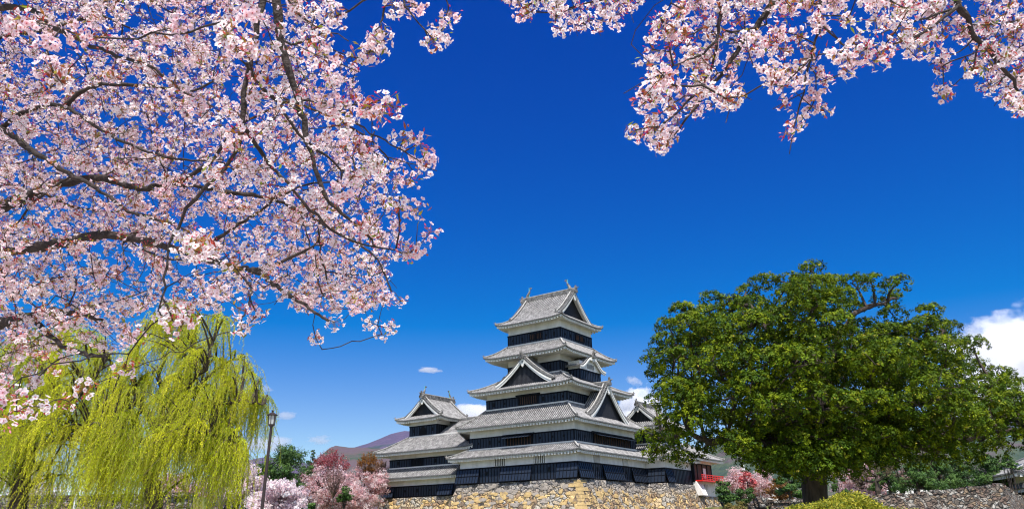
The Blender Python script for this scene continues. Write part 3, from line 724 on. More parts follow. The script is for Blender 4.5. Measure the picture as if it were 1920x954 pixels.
# long corner stones laid alternately along both faces of the near arris, and a few boulders standing proud of the coursing
M['quoin'] = mat('corner_stone', (.34, .23, .10), .9, (.17, .12, .08), 1.4, 8, bump=.8, bscale=6, alt=(.45, .32, .14))
M['boulder'] = mat('grey_boulder', (.22, .19, .17), .9, (.10, .088, .08), 1.5, 8, bump=.8, bscale=6, alt=(.30, .26, .22))
def off_(z): return 5.0*max(0, (7.4-z)/9.4)**1.35
def rock(mb, c, ux, uy, n, a, b, h, R_, mi=0):
    """irregular flat-faced block: half length a along ux, half height b along uy, standing h proud along n"""
    c, ux, uy, n = Vector(c), Vector(ux), Vector(uy), Vector(n); k = 7; ring = []
    ph = R_.uniform(0, 6)
    for i in range(k):
        t = 2*pi*i/k+R_.uniform(-.25, .25)+ph; e = (abs(cos(t))**4+abs(sin(t))**4)**-.25
        ring.append((cos(t)*e*a*R_.uniform(.8, 1), sin(t)*e*b*R_.uniform(.8, 1)))
    P = [c+ux*x+uy*y-n*.3 for x, y in ring]; Q = [c+ux*x*.93+uy*y*.9+n*h*R_.uniform(.5, 1) for x, y in ring]; T = c+n*h*1.1
    mb.poly(P+Q+[T], [[i, (i+1) % k, k+(i+1) % k, k+i] for i in range(k)]+[[k+i, k+(i+1) % k, 2*k] for i in range(k)], mi)
R_ = random.Random(21); mb = MB(); z = 7.25; i = 0
while z > -1.8:
    h = R_.uniform(.38, .52); d = off_(z-h/2); L = R_.uniform(1.3, 2.1) if i % 2 else R_.uniform(.6, .9); L2 = R_.uniform(.6, .9) if i % 2 else R_.uniform(1.3, 2.1)
    cx, cy = .35+d, -.35-d
    sl = off_(z-h)-off_(z)
    v = []
    for zz, o in ((z-h+.02, sl/2), (z-.02, -sl/2)):
        for x, y in ((cx+o+.05-L, cy-o-.05), (cx+o+.05, cy-o-.05), (cx+o+.05, cy-o-.05+L2), (cx+o-.4, cy-o+.4)): v.append((x+R_.uniform(-.03, .03), y+R_.uniform(-.03, .03), zz))
    mb.poly(v, [(0, 1, 5, 4), (1, 2, 6, 5), (4, 5, 6, 7), (0, 3, 2, 1), (0, 4, 7, 3), (2, 3, 7, 6)], 0); z -= h; i += 1
mb.build('corner_stones', M['quoin'], sb)
mb = MB()
for i in range(150):
    z = R_.uniform(3.2, 7.1); d = off_(z); s_ = (off_(z-.1)-off_(z+.1))/.2; a, b = R_.uniform(.28, .75), R_.uniform(.2, .42); mi = 0 if (z < 6.1 and R_.random() < .75) else 1
    if i % 5 < 3:
        n = Vector((0, -1, s_)).normalized(); uy = Vector((0, s_*-1, -1)).normalized(); rock(mb, (R_.uniform(-18.8, -1.2), -.35-d, z), (1, 0, 0), uy, n, a, b, .09, R_, mi)
    else:
        n = Vector((1, 0, s_)).normalized(); uy = Vector((s_, 0, -1)).normalized(); rock(mb, (.35+d, R_.uniform(1.2, 18.5), z), (0, 1, 0), uy, n, a, b, .09, R_, mi)
mb.build('stone_facing', [M['quoin'], M['boulder']], sb)
# ------------------------------------------------------------------ ground, moat, banks, hills
def ground_h(x, y):
    z = np.where(y > 38, np.clip(0-(y-38)*.5, -2.5, 0), 0.0)
    left = ((x < -23.5-.4*(y-61)) & (y > 61)); right = (x > np.where(y < 92, .318*y, 27)) & (y > 71) & ((x-43)*30 < (y-71)*17-60); back = y > 150
    gate = (x > 60) & (y > 95)
    z = np.where((y > 84) & (x < -8), 2.3, z); z = np.where(left, 4.3+.012*(y-61), z); z = np.where(right, 3.55+.035*np.clip(x-27, 0, 25)+.010*np.clip(y-71, 0, 60), z); z = np.where(back | gate, 4.3, z)
    far = np.clip((np.hypot(x, y)-600)/4000, 0, 1); return z-25*far**2
def lines(a, b, st, ext):
    l = list(np.arange(a, b, st)); s = st
    while l[-1] < ext: s *= 1.25; l.append(l[-1]+s)
    s = st
    while l[0] > -ext: s *= 1.25; l.insert(0, l[0]-s)
    return np.array(l)
gx = lines(-90, 110, 1.6, 8000); gy = lines(-20, 165, 1.6, 8000)
GX, GY = np.meshgrid(gx, gy); GZ = ground_h(GX, GY)
V = np.stack([GX, GY, GZ], -1).reshape(-1, 3); nx = len(gx)
I, J = np.meshgrid(np.arange(nx-1), np.arange(len(gy)-1)); b0 = (J*nx+I).ravel()
M['grass'] = mat('short_grass', (.07, .085, .02), .9, (.20, .15, .06), .25, 8, bump=.4, bscale=8, alt=(.10, .12, .03))
g = np_mesh('ground', V, np.stack([b0, b0+1, b0+nx+1, b0+nx], 1), 4, M['grass']); tag(g, kind='structure')
M['bounce_gravel'] = mat('pale_bounce_gravel', (.40, .36, .31), .9, (.52, .48, .42), 3.0, 10, bump=.3, bscale=60)
mb = MB(); mb.box(-60, 60, -40, 21, -.3, .012); tag(mb.build('bounce_gravel_sheet', M['bounce_gravel']), kind='structure')  # unseen pale sheet, added to bounce light up into the blossom
M['water'] = mat('moat_water', (.015, .03, .025), .06, spec=.6, bump=.25, bscale=1.5)
mb = MB(); mb.poly([(-150, 38.5, -1.0), (160, 38.5, -1.0), (160, 160, -1.0), (-150, 160, -1.0)], [(0, 1, 2, 3)])
tag(mb.build('moat_water', M['water']), kind='structure')

def rubble_wall(name, label, pts, ztops, zbot, lean, thick=1.5, cat='stone wall'):
    """wall along plan points pts (front line at the top), battered outwards at the foot, with an uneven coping of single stones"""
    mb = MB(); R_ = random.Random(len(pts)*7+int(abs(pts[0][0])))
    fr = []; n = len(pts)
    def nrm(i):
        a = Vector(pts[max(i-1, 0)]); b = Vector(pts[min(i+1, n-1)]); e = (b-a).normalized(); return Vector((e.y, -e.x))
    L = []
    for i in range(n-1):
        a, b = Vector(pts[i]), Vector(pts[i+1]); m = max(2, int((b-a).length/.5))
        na, nb = nrm(i), nrm(i+1)
        for k in range(m): t = k/m; L.append((a.lerp(b, t), na.lerp(nb, t), ztops[i]+(ztops[i+1]-ztops[i])*t))
    L.append((Vector(pts[-1]), nrm(n-1), ztops[-1]))
    rows = []
    for j in range(8):
        t = j/7; row = []
        for p, nn, z in L:
            q = p+nn*lean*t**1.2+nn*R_.uniform(-.05, .05); row.append((q.x, q.y, z+(zbot-z)*t+(R_.uniform(-.15, .12) if j == 0 else 0)))
        rows.append(row)
    grid_faces(mb, rows)
    grid_faces(mb, [[(p.x-nn.x*thick, p.y-nn.y*thick, z-.05) for p, nn, z in L], rows[0]])
    grid_faces(mb, [[(p.x-nn.x*thick, p.y-nn.y*thick, zbot) for p, nn, z in L], [(p.x-nn.x*thick, p.y-nn.y*thick, z-.05) for p, nn, z in L]])
    for p, nn, z in L[::1]:
        s = R_.uniform(.18, .42); c = (p.x-nn.x*.25, p.y-nn.y*.25, z+s*.05)
        pv = []
        for a in (-1, 1):
            for b in (-1, 1):
                for d in (-1, 1): pv.append((c[0]+a*s*R_.uniform(.6, 1.1), c[1]+b*s*R_.uniform(.6, 1), c[2]+d*s*.5*R_.uniform(.5, 1.1)))
        mb.poly(pv, [(0, 1, 3, 2), (4, 6, 7, 5), (0, 4, 5, 1), (2, 3, 7, 6), (0, 2, 6, 4), (1, 5, 7, 3)])
    return tag(mb.build(name, M['stone_grey']), label, cat)
rubble_wall('stone_wall', 'grey rubble wall of the moat bank behind the two willows', [(-60, 60.5), (-36, 60), (-24.5, 60), (-31, 79)], [4.35, 4.4, 4.4, 4.6], -2.2, 1.4)
rubble_wall('stone_wall', 'rough rubble bank wall with a big-stoned corner right of the evergreen trunk', [(27.5, 86), (22.3, 70), (26.5, 70.3), (35, 70.2), (42.6, 70), (50, 80), (62, 96)], [3.3, 3.4, 3.5, 3.85, 4.45, 3.9, 3.6], -2.2, 2.2)
mb = MB(); R_ = random.Random(5)                                      # knob of stones at the wall end
# ------------------------------------------------------------------ mountains
def ridge(name, prof_px, y0, depth, zbase, mats, seed, rough=.12, back=2500):
    """mountain flank standing y0 metres away whose skyline follows height samples; real relief runs back from it"""
    r = np.random.default_rng(seed); xs = []; zs = []
    for px, py in prof_px: p = at(px, py, y0); xs.append(p[0]); zs.append(p[2])
    nx, ny = 150, 46; X = np.linspace(xs[0], xs[-1], nx); Z = np.interp(X, xs, zs)
    t = np.linspace(-1, 1, ny)[:, None]
    amp = Z-zbase
    YY = y0 + t*depth + 0*X
    # fractal relief
    def fbm(u, v):
        s = 0; a = 1
        for o in range(6):
            ph = r.uniform(0, 6.28, 6); k = 2.0**o
            s = s + a*(np.sin(u*k*1.7+ph[0]+1.3*np.sin(v*k*1.1+ph[1]))*np.sin(v*k*1.9+ph[2]+1.1*np.sin(u*k*1.3+ph[3]))); a *= .52
        return s
    u = X[None, :]/depth*2.2; v = YY/depth*2.2
    base = np.where(t < 0, 1-np.abs(t)**1.25, 1-np.abs(t)**1.6)
    n = fbm(u, v)
    H = zbase + amp*base*(1+0*n) + rough*amp.mean()*n*np.sqrt(np.clip(1-base, 0, 1))
    V = np.stack([np.broadcast_to(X, YY.shape), YY, H], -1).reshape(-1, 3)
    I, J = np.meshgrid(np.arange(nx-1), np.arange(ny-1)); b = (J*nx+I).ravel()
    return tag(np_mesh(name, V, np.stack([b, b+1, b+nx+1, b+nx], 1), 4, mats, smooth=True), kind='structure')
M['hill_l'] = mat('hazed_bare_woodland_slopes', (.062, .048, .095), .95, (.03, .045, .055), .0035, 10, bump=1.0, bscale=.03, lo=.46, hi=.60, alt=(.078, .056, .105))  # purple-brown bare woods with the blue of distance haze mixed into the colour
M['hill_n'] = mat('near_woodland_slopes', (.085, .058, .07), .95, (.03, .055, .035), .006, 10, bump=1.0, bscale=.05, lo=.42, hi=.58, alt=(.08, .06, .06))
M['hill_r'] = mat('green_woodland_slopes', (.028, .05, .035), .95, (.075, .06, .065), .008, 10, bump=1.0, bscale=.06, lo=.45, hi=.62, alt=(.05, .07, .04))
for m_ in ('hill_l', 'hill_n', 'hill_r'):
    for n_ in M[m_].node_tree.nodes:
        if n_.type == 'BUMP': n_.inputs['Distance'].default_value = 12
ridge('mountain', [(380, 905), (455, 868), (500, 857), (545, 862), (600, 872), (640, 845), (690, 831), (712, 822), (735, 812), (760, 806), (800, 808), (840, 822), (880, 840), (940, 862), (1020, 880), (1150, 900)], 6200, 1700, 60, M['hill_l'], 3)
ridge('mountain', [(560, 890), (600, 862), (630, 834), (655, 838), (690, 838), (730, 840), (775, 843), (830, 850), (900, 860), (1000, 880)], 3600, 900, 20, M['hill_n'], 5)
ridge('mountain', [(1250, 900), (1300, 858), (1345, 828), (1400, 812), (1470, 800), (1560, 780), (1640, 770), (1720, 775), (1800, 800), (1860, 820), (1930, 838), (2000, 850), (2200, 890)], 2600, 800, 10, M['hill_r'], 9)

# ------------------------------------------------------------------ clouds (volumes, far outside the haze)
def cloud_mat(name, dens, scale, thr, seed):
    m = bpy.data.materials.new(name); m.use_nodes = True; nt = m.node_tree; nt.nodes.remove(nt.nodes['Principled BSDF']); lk = nt.links.new
    v = nt.nodes.new('ShaderNodeVolumePrincipled'); v.inputs['Color'].default_value = (.995, .995, 1, 1); v.inputs['Anisotropy'].default_value = .25
    tc = nt.nodes.new('ShaderNodeTexCoord'); nz = nt.nodes.new('ShaderNodeTexNoise'); nz.noise_dimensions = '4D'; nz.inputs['W'].default_value = seed
    nz.inputs['Scale'].default_value = scale; nz.inputs['Detail'].default_value = 7; nz.inputs['Roughness'].default_value = .58; lk(tc.outputs['Object'], nz.inputs['Vector'])
    ln = nt.nodes.new('ShaderNodeVectorMath'); ln.operation = 'LENGTH'; lk(tc.outputs['Object'], ln.inputs[0])
    fl = nt.nodes.new('ShaderNodeMapRange'); fl.inputs[1].default_value = 1.0; fl.inputs[2].default_value = .25; fl.inputs[3].default_value = -.26; fl.inputs[4].default_value = .15; lk(ln.outputs['Value'], fl.inputs[0])
    ad = nt.nodes.new('ShaderNodeMath'); ad.operation = 'ADD'; lk(nz.outputs[0], ad.inputs[0]); lk(fl.outputs[0], ad.inputs[1])
    mr = nt.nodes.new('ShaderNodeMapRange'); mr.inputs[1].default_value = thr; mr.inputs[2].default_value = thr+.07; mr.inputs[3].default_value = 0; mr.inputs[4].default_value = dens; lk(ad.outputs[0], mr.inputs[0])
    lk(mr.outputs[0], v.inputs['Density']); lk(v.outputs[0], nt.nodes['Material Output'].inputs['Volume'])
    return m
def cloud(px, py, rx, ry, y, dens, scale, thr, seed, label):
    """rx, ry in photo pixels"""
    c = at(px, py, y); k = np.linalg.norm(c-CAMP)/FPX
    mb = MB(); n = 14; rows = [[(sin(pi*j/n)*cos(2*pi*i/20), sin(pi*j/n)*sin(2*pi*i/20), cos(pi*j/n)) for i in range(21)] for j in range(n+1)]
    grid_faces(mb, rows, flip=True)
    o = mb.build('cloud', cloud_mat('cloud_volume', dens, scale, thr, seed)); o.location = tuple(c); o.scale = (rx*k, max(rx, ry)*k*.8, ry*k)
    return tag(o, label, 'cloud')
cloud(1968, 704, 240, 150, 14000, .006, 2.4, .455, 1.3, 'large billowing white cloud standing behind the right end of the big evergreen')
cloud(1205, 765, 70, 60, 14000, .012, 2.4, .50, 4.1, 'puffy white cloud between the tall keep and the evergreen crown')
cloud(1188, 712, 28, 24, 14000, .005, 1.5, .56, 8.2, 'small thin wisp of cloud right above the puffy cloud beside the keep')
cloud(892, 775, 52, 30, 14000, .010, 1.6, .45, 2.2, 'white cloud bank between the small turret roof and the tall keep')
cloud(806, 693, 40, 12, 14000, .006, 1.4, .55, 6.4, 'tiny lone cloud streak in the clear sky left of the keep')
cloud(536, 778, 32, 14, 14000, .004, 1.5, .53, 3.9, 'small white cloud right behind the lamp head')
cloud(505, 832, 75, 26, 14000, .0026, 1.5, .52, 5.5, 'faint pale cloud low behind the lamp post')
cloud(596, 822, 48, 16, 14000, .0026, 1.5, .53, 7.5, 'thin cloud above the red maple and the far hills')
cloud(490, 728, 30, 18, 14000, .003, 1.5, .53, 9.5, 'small soft cloud at the right edge of the willow crown')

# ------------------------------------------------------------------ the air between here and the hills
hz = MB(); hz.box(-9900, 9900, -9800, 9900, -40, 1120)
hm = bpy.data.materials.new('hazy_air'); hm.use_nodes = True; hn = hm.node_tree; hn.nodes.remove(hn.nodes['Principled BSDF'])
hv_ = hn.nodes.new('ShaderNodeVolumePrincipled'); hv_.inputs['Color'].default_value = (.32, .55, 1.0, 1); hv_.inputs['Density'].default_value = 00.75e-5; hv_.inputs['Anisotropy'].default_value = .1
hn.links.new(hv_.outputs[0], hn.nodes['Material Output'].inputs['Volume'])
tag(hz.build('haze', hm), kind='stuff')
# ------------------------------------------------------------------ foliage tools
def unit(v): return v/np.maximum(np.linalg.norm(v, axis=-1, keepdims=True), 1e-9)

def leaf_quads(C, Nn, size, asp, r, bend=0.0):
    """rhombic leaves: centres C, facing Nn, length size (array), width size*asp"""
    n = len(C); Nn = unit(Nn); a = unit(np.cross(Nn, unit(r.normal(size=(n, 3))))); b = np.cross(Nn, a)
    L = (size*.5)[:, None]; W = L*asp
    P = np.stack([C-a*L, C-b*W-a*L*.15, C+a*L, C+b*W-a*L*.15], 1)
    if bend: P[:, 2] -= Nn*L*bend; P[:, 0] -= Nn*L*bend*.5
    return P.reshape(-1, 3)

def quads(n): return np.arange(n*4).reshape(-1, 4)

def leaf_mesh(name, C, Nn, size, asp, cols, mats, parent, r, bend=0.0):
    V = leaf_quads(C, Nn, size, asp, r, bend)
    return np_mesh(name, V, quads(len(C)), 4, mats, parent, col=np.repeat(cols, 4, 0))

def palette(n, cols, r, jit=.15, idx=None):
    cols = np.array(cols); k = r.integers(0, len(cols), n) if idx is None else idx
    return np.clip(cols[k]*(1+r.normal(0, jit, (n, 1))), 0, 1)

M['leaf'] = mat('glossy_evergreen_leaf', (1, 1, 1), .6, tint=True, spec=.12, transl=.22)
M['soft_leaf'] = mat('soft_leaf', (1, 1, 1), .6, tint=True, spec=.25, transl=.4)
M['needle'] = mat('pine_needles', (1, 1, 1), .65, tint=True, spec=.25, transl=.15)
M['petal'] = mat('cherry_petal', (1, 1, 1), .6, tint=True, spec=.12, transl=.62)
M['bark'] = mat('dark_bark', (.03, .022, .018), .95, (.08, .06, .048), 6, 8, bump=1.0, bscale=14, stretch=(1, 1, .3))
M['bark_cherry'] = mat('cherry_bark', (.014, .009, .008), .8, (.045, .03, .026), 9, 8, bump=.8, bscale=25, stretch=(1, 1, 1))
M['bark_red'] = mat('reddish_bark', (.08, .05, .035), .95, (.16, .11, .08), 4, 6, bump=1.0, bscale=14)

def limb_pts(a, b, r, sag=.12, n=7, wob=.04):
    a, b = np.array(a, float), np.array(b, float); L = np.linalg.norm(b-a); o = r.normal(0, wob*L, 3); p = []
    for k in range(n+1):
        t = k/n; q = a+(b-a)*t + o*sin(pi*t) + np.array([0, 0, sag*L*sin(pi*t)]) + r.normal(0, wob*.25*L, 3)*(0 < k < n); p.append(q)
    return p

def small_tree(name, label, cat, px, py_top, py_base, wpx, y, kind, seed, n=9000, group=None, base_z=None, clumps=26, leaf=None, shape='round', lean=0.0, trunk_r=None):
    """background tree: foot of the trunk under pixel px, crown between py_top and py_base, wpx wide, y metres away"""
    r = np.random.default_rng(seed)
    top = at(px, py_top, y); bot = at(px, py_base, y); k = np.linalg.norm(top-CAMP)/FPX; W = wpx*k; H = top[2]-bot[2]
    bz = base_z if base_z is not None else float(ground_h(np.array([top[0]]), np.array([y]))[0])
    root = empty(name, (top[0], y, bz), 0, label, cat, group)
    c0 = np.array([0, 0, bot[2]-bz]); T = top[2]-bz
    K = {'cherry': dict(cols=[(.74, .54, .56), (.82, .66, .67), (.66, .42, .45), (.88, .76, .77), (.50, .26, .24)], sz=(.13, .26), m='petal', part='blossom', asp=.8),
         'cherry_pale': dict(cols=[(.84, .72, .74), (.90, .82, .83), (.78, .62, .65)], sz=(.15, .28), m='petal', part='blossom', asp=.8),
         'cherry_red': dict(cols=[(.62, .16, .18), (.70, .25, .26), (.80, .42, .42)], sz=(.16, .3), m='petal', part='blossom', asp=.8),
         'pine': dict(cols=[(.045, .10, .02), (.065, .135, .025), (.03, .07, .02), (.09, .16, .035)], sz=(.18, .34), m='needle', part='foliage', asp=.35),
         'shrub': dict(cols=[(.05, .11, .02), (.07, .14, .025), (.035, .07, .02)], sz=(.12, .24), m='needle', part='foliage', asp=.5),
         'brown': dict(cols=[(.22, .10, .03), (.28, .14, .04), (.16, .08, .03)], sz=(.14, .28), m='soft_leaf', part='foliage', asp=.5),
         'olive': dict(cols=[(.20, .17, .04), (.16, .15, .04), (.25, .18, .06)], sz=(.12, .25), m='soft_leaf', part='foliage', asp=.5),
         'maple': dict(cols=[(.38, .02, .025), (.28, .015, .02), (.48, .05, .05)], sz=(.14, .3), m='soft_leaf', part='foliage', asp=.45),
         'bare': dict(cols=[(.16, .11, .08), (.20, .14, .10), (.12, .12, .05)], sz=(.10, .22), m='soft_leaf', part='twigs', asp=.25)}[kind]
    cen = []; rad = []
    for i in range(clumps):
        if shape == 'round':
            v = unit(r.normal(size=3)); s = r.uniform(.35, .95)**.6
            p = np.array([v[0]*W*.42*s, v[1]*W*.36*s, H*.48+v[2]*H*.42*s])
            q = W*r.uniform(.10, .19)
        elif shape == 'pads':
            f = (i+.5)/clumps; a = i*2.4+r.uniform(-.4, .4); rr = W*.42*(1-f*.75)*r.uniform(.35, 1)
            p = np.array([cos(a)*rr, sin(a)*rr*.8, H*(.10+.82*f)]); q = W*(.20-.08*f)*r.uniform(.8, 1.2)
        else:                                                        # cone
            f = (i+.5)/clumps; a = i*2.4; rr = W*.40*(1-f)**.8*r.uniform(.5, 1)
            p = np.array([cos(a)*rr, sin(a)*rr, H*(.05+.85*f)]); q = W*(.22-.14*f)*r.uniform(.8, 1.15)
        p[0] += lean*p[2]; cen.append(p+c0); rad.append(q)
    cen = np.array(cen); rad = np.array(rad)
    tr = trunk_r or W*.035
    mb = MB(); tp = np.array([lean*T*.6, 0, T*.72]); pts = limb_pts((0, 0, -.4), tp, r, 0, 6, .03)
    mb.tube(pts, [tr*(1.15-.75*i/6) for i in range(7)], 8); mb.build('trunk', M['bark'], root)
    mb = MB()
    for i in r.permutation(clumps)[:min(clumps, 22)]:
        t = np.clip(.25+.6*(cen[i][2]/T)*r.uniform(.5, .9), .15, .95); s = pts[0]+(np.array(pts[-1])-pts[0])*t
        mb.tube(limb_pts(s, cen[i], r, .05, 5, .06), [tr*.45*(1-.8*j/5) for j in range(6)], 5)
        for _ in range(3):
            mb.tube(limb_pts(cen[i], cen[i]+r.normal(0, rad[i]*.8, 3), r, .05, 3, .06), [tr*.12, tr*.09, tr*.06, tr*.03], 4)
    mb.build('branches', M['bark'], root)
    ci = r.choice(clumps, n, p=rad**2/(rad**2).sum())
    # tufts inside clumps
    nt_ = max(8, n//14); tci = r.choice(clumps, nt_, p=rad**2/(rad**2).sum()); v = unit(r.normal(size=(nt_, 3)))
    flat = .42 if shape == 'pads' else .72
    tc = cen[tci]+v*(rad[tci]*r.uniform(.45, 1.12, nt_))[:, None]*np.array([1, 1, flat])
    ti = r.integers(0, nt_, n); szs = r.uniform(*K['sz'], n)*(1 if leaf is None else leaf)
    C = tc[ti]+r.normal(0, 1, (n, 3))*np.array([1, 1, .7])*(rad[tci[ti]]*.15)[:, None]
    Nn = unit(C-cen[tci[ti]])*1.0+r.normal(size=(n, 3))*.5+np.array([0, 0, .35])
    base = palette(nt_, K['cols'], r, .12); cols = np.clip(base[ti]*(1+r.normal(0, .14, (n, 1))), 0, 1)
    leaf_mesh(K['part'], C, Nn, szs, K['asp'], cols, M[K['m']], root, r)
    return root

# ------------------------------------------------------------------ the two hedgerows of far trees
B = small_tree
B('cherry_tree', 'pale cherry tree in bloom directly left of the lamp post foot', 'cherry tree', 452, 862, 960, 120, 78, 'cherry_pale', 11, 12000)
B('cherry_tree', 'whitish cherry tree low in front of the green pine by the lamp post', 'cherry tree', 528, 905, 975, 120, 70, 'cherry_pale', 12, 12000)
B('cherry_tree', 'pink cherry tree below the red maple', 'cherry tree', 610, 865, 955, 110, 104, 'cherry', 13, 12000)
B('cherry_tree', 'deep pink cherry tree touching the small left turret', 'cherry tree', 686, 868, 955, 92, 118, 'cherry', 14, 13000)
B('cherry_tree', 'broad rosy cherry tree low in front of the maple and the turret base', 'cherry tree', 645, 898, 985, 112, 104, 'cherry', 15, 14000)
B('cherry_tree', 'slender pinkish cherry tree between pine and lilac coloured bare tree', 'cherry tree', 572, 872, 960, 50, 108, 'cherry', 16, 5000)
B('cherry_tree', 'distant cherry tree seen through the willow strands', 'cherry tree', 345, 880, 965, 130, 82, 'cherry', 17, 9000)
B('cherry_tree', 'distant cherry tree far left behind the left willow', 'cherry tree', 60, 875, 960, 150, 90, 'cherry_pale', 18, 7000)
B('pine_tree', 'bushy dark green pine behind the lamp post', 'pine tree', 536, 824, 935, 108, 92, 'pine', 21, 17000, clumps=38)
B('pine_tree', 'slim green pine top left of the red maple', 'pine tree', 588, 832, 930, 44, 112, 'pine', 22, 5000, clumps=18, shape='cone')
B('evergreen_shrub', 'dark green shrub at the frame bottom below the slim pine', 'shrub', 573, 915, 975, 48, 76, 'shrub', 23, 5000, clumps=14)
B('evergreen_shrub', 'small dark shrub among pink blossom near the turret', 'shrub', 647, 905, 940, 40, 98, 'shrub', 24, 3000, clumps=10)
def broom(name, label, cat, px, pt, pb, w, y, cols, seed, n=170, mcol='maple'):
    """upright many-stemmed crown of fine shoots"""
    r = np.random.default_rng(seed); top = at(px, pt, y); bot = at(px, pb, y); k = np.linalg.norm(top-CAMP)/FPX; W = w*k; H = top[2]-bot[2]
    bz = float(ground_h(np.array([top[0]]), np.array([y]))[0]); root = empty(name, (top[0], y, bz), 0, label, cat)
    c0 = bot[2]-bz; mb = MB(); mb.tube([(0, 0, -.3), (.05, 0, c0*.5), (0, 0, c0)], [W*.03, W*.024, W*.02], 7); mb.build('trunk', M['bark'], root)
    mb = MB(); C = []; Nn = []
    for i in range(n):
        a = r.uniform(0, 2*pi); q = sqrt(r.uniform(0, 1))*W*.5; h = H*(1-.45*(q/(W*.5))**2)*r.uniform(.72, 1)
        b = np.array([cos(a)*q, sin(a)*q*.8, c0+h]); m_ = np.array([b[0]*.65, b[1]*.65, c0+h*.45])
        if i < 70: mb.tube([(0, 0, c0*.85), tuple(m_), tuple(b)], [W*.008, W*.005, W*.001], 4)
        for _ in range(28):
            t = r.uniform(.2, 1.02); p = m_+(b-m_)*t if t > .45 else np.array([0, 0, c0])+(m_-np.array([0, 0, c0]))*(t+.4)
            C.append(p+r.normal(0, W*.018, 3)); Nn.append(r.normal(size=3))
    mb.build('branches', M['bark_red'], root)
    C = np.array(C); leaf_mesh('foliage', C, np.array(Nn), r.uniform(.12, .3, len(C)), .4, palette(len(C), cols, r), M['soft_leaf'], root, r)
broom('maple_tree', 'crimson red maple standing up behind the pink cherries', 'maple tree', 622, 836, 905, 74, 112, [(.30, .03, .05), (.22, .02, .03), (.42, .12, .14), (.45, .22, .24)], 31, 190)
broom('bare_tree', 'lilac grey leafless tree among the pink cherries', 'bare tree', 628, 868, 925, 44, 99, [(.34, .22, .22), (.28, .17, .17)], 32, 70)
broom('budding_tree', 'rust brown budding tree left of the small turret roof', 'budding tree', 693, 842, 890, 44, 118, [(.26, .11, .02), (.20, .08, .02)], 33, 110)
broom('budding_tree', 'rust tinged budding tree hidden between the cherries by the turret', 'budding tree', 716, 858, 905, 36, 124, [(.28, .16, .08), (.24, .11, .05)], 34, 70)

# right-hand side, beyond the rough bank wall
B('cherry_tree', 'pink cherry tree with red twigs seen under the left part of the evergreen', 'cherry tree', 1408, 874, 940, 105, 118, 'cherry', 41, 12000)
B('cherry_tree', 'small red blossomed cherry inside the pink crown left of the thick trunk', 'cherry tree', 1398, 880, 920, 40, 112, 'cherry_red', 42, 2500, clumps=10)
B('cherry_tree', 'pink weeping cherry immediately right of the thick evergreen trunk', 'cherry tree', 1600, 852, 940, 105, 108, 'cherry', 43, 12000)
B('cherry_tree', 'rosy cherry tree hardly visible behind the bare trees', 'cherry tree', 1668, 868, 935, 60, 120, 'cherry', 44, 4000)
B('pine_tree', 'round dark green pine right beside the red balcony', 'pine tree', 1358, 890, 950, 42, 108, 'pine', 45, 7000, clumps=20)
B('evergreen_shrub', 'low dark green shrub between the round pine and the wall end', 'shrub', 1392, 910, 948, 44, 98, 'shrub', 46, 5000, clumps=14)
B('evergreen_shrub', 'cloud-pruned small pine with rust brown bush behind it', 'shrub', 1474, 868, 936, 60, 80, 'pine', 47, 5000, clumps=9, shape='pads')
B('evergreen_shrub', 'cloud-pruned green pine tight against the left side of the thick trunk', 'shrub', 1512, 880, 940, 56, 82, 'pine', 48, 5000, clumps=9, shape='pads')
B('rusty_bush', 'rust brown bush left of the thick evergreen trunk', 'bush', 1460, 897, 940, 62, 96, 'brown', 49, 5000)
B('evergreen_shrub', 'deep green shrub just right of the thick evergreen trunk', 'shrub', 1568, 888, 938, 30, 84, 'shrub', 50, 2500, clumps=8)
def bare_tree(label, px, pt, pb, w, y, seed, lean=.0, thick=1.0):
    r = np.random.default_rng(seed); top = at(px, pt, y); bot = at(px, pb, y); k = np.linalg.norm(top-CAMP)/FPX; W = w*k
    bz = float(ground_h(np.array([top[0]]), np.array([y]))[0]); H = top[2]-bz; root = empty('bare_tree', (top[0], y, bz), 0, label, 'bare tree')
    mb = MB(); tp = limb_pts((0, 0, -.3), (lean*H, 0, H*.5), r, 0, 5, .06); t0 = .055*H*thick
    mb.tube(tp, [t0*(1.1-.5*i/5) for i in range(6)], 8); mb.build('trunk', M['bark'], root)
    mb = MB(); C = []
    def grow(p, d, L, rad, lv):
        q = p+d*L; pts = limb_pts(p, q, r, -.04, 4, .07); mb.tube(pts, [rad*(1-.5*i/4) for i in range(5)], 5)
        if lv == 0:
            for _ in range(8): C.append(pts[r.integers(1, 5)]+r.normal(0, .12, 3))
            return
        for _ in range(3 if lv > 1 else 4):
            nd = unit(d+r.normal(0, .55, 3)+np.array([0, 0, .05])); grow(pts[r.integers(2, 5)], nd, L*r.uniform(.55, .8), rad*.55, lv-1)
    for i in range(5):
        a = r.uniform(0, 2*pi); grow(tp[-1-(i % 2)], unit(np.array([cos(a), sin(a)*.6, r.uniform(.2, .9)])), W*.26, t0*.4, 3)
    mb.build('branches', M['bark'], root); C = np.array(C)
    leaf_mesh('twigs', C, r.normal(size=C.shape), r.uniform(.1, .25, len(C)), .3, palette(len(C), [(.20, .13, .09), (.26, .17, .12), (.14, .13, .05)], r), M['soft_leaf'], root, r)
bare_tree('gnarled thick-trunked leafless tree right of the pink weeping cherry', 1636, 856, 930, 85, 84, 51, .02, 1.3)
bare_tree('leafless brown tree leaning behind the grass bank', 1682, 850, 930, 90, 92, 52, -.08)
bare_tree('twiggy leafless tree at the back between two pines', 1738, 850, 925, 80, 100, 53, .1)
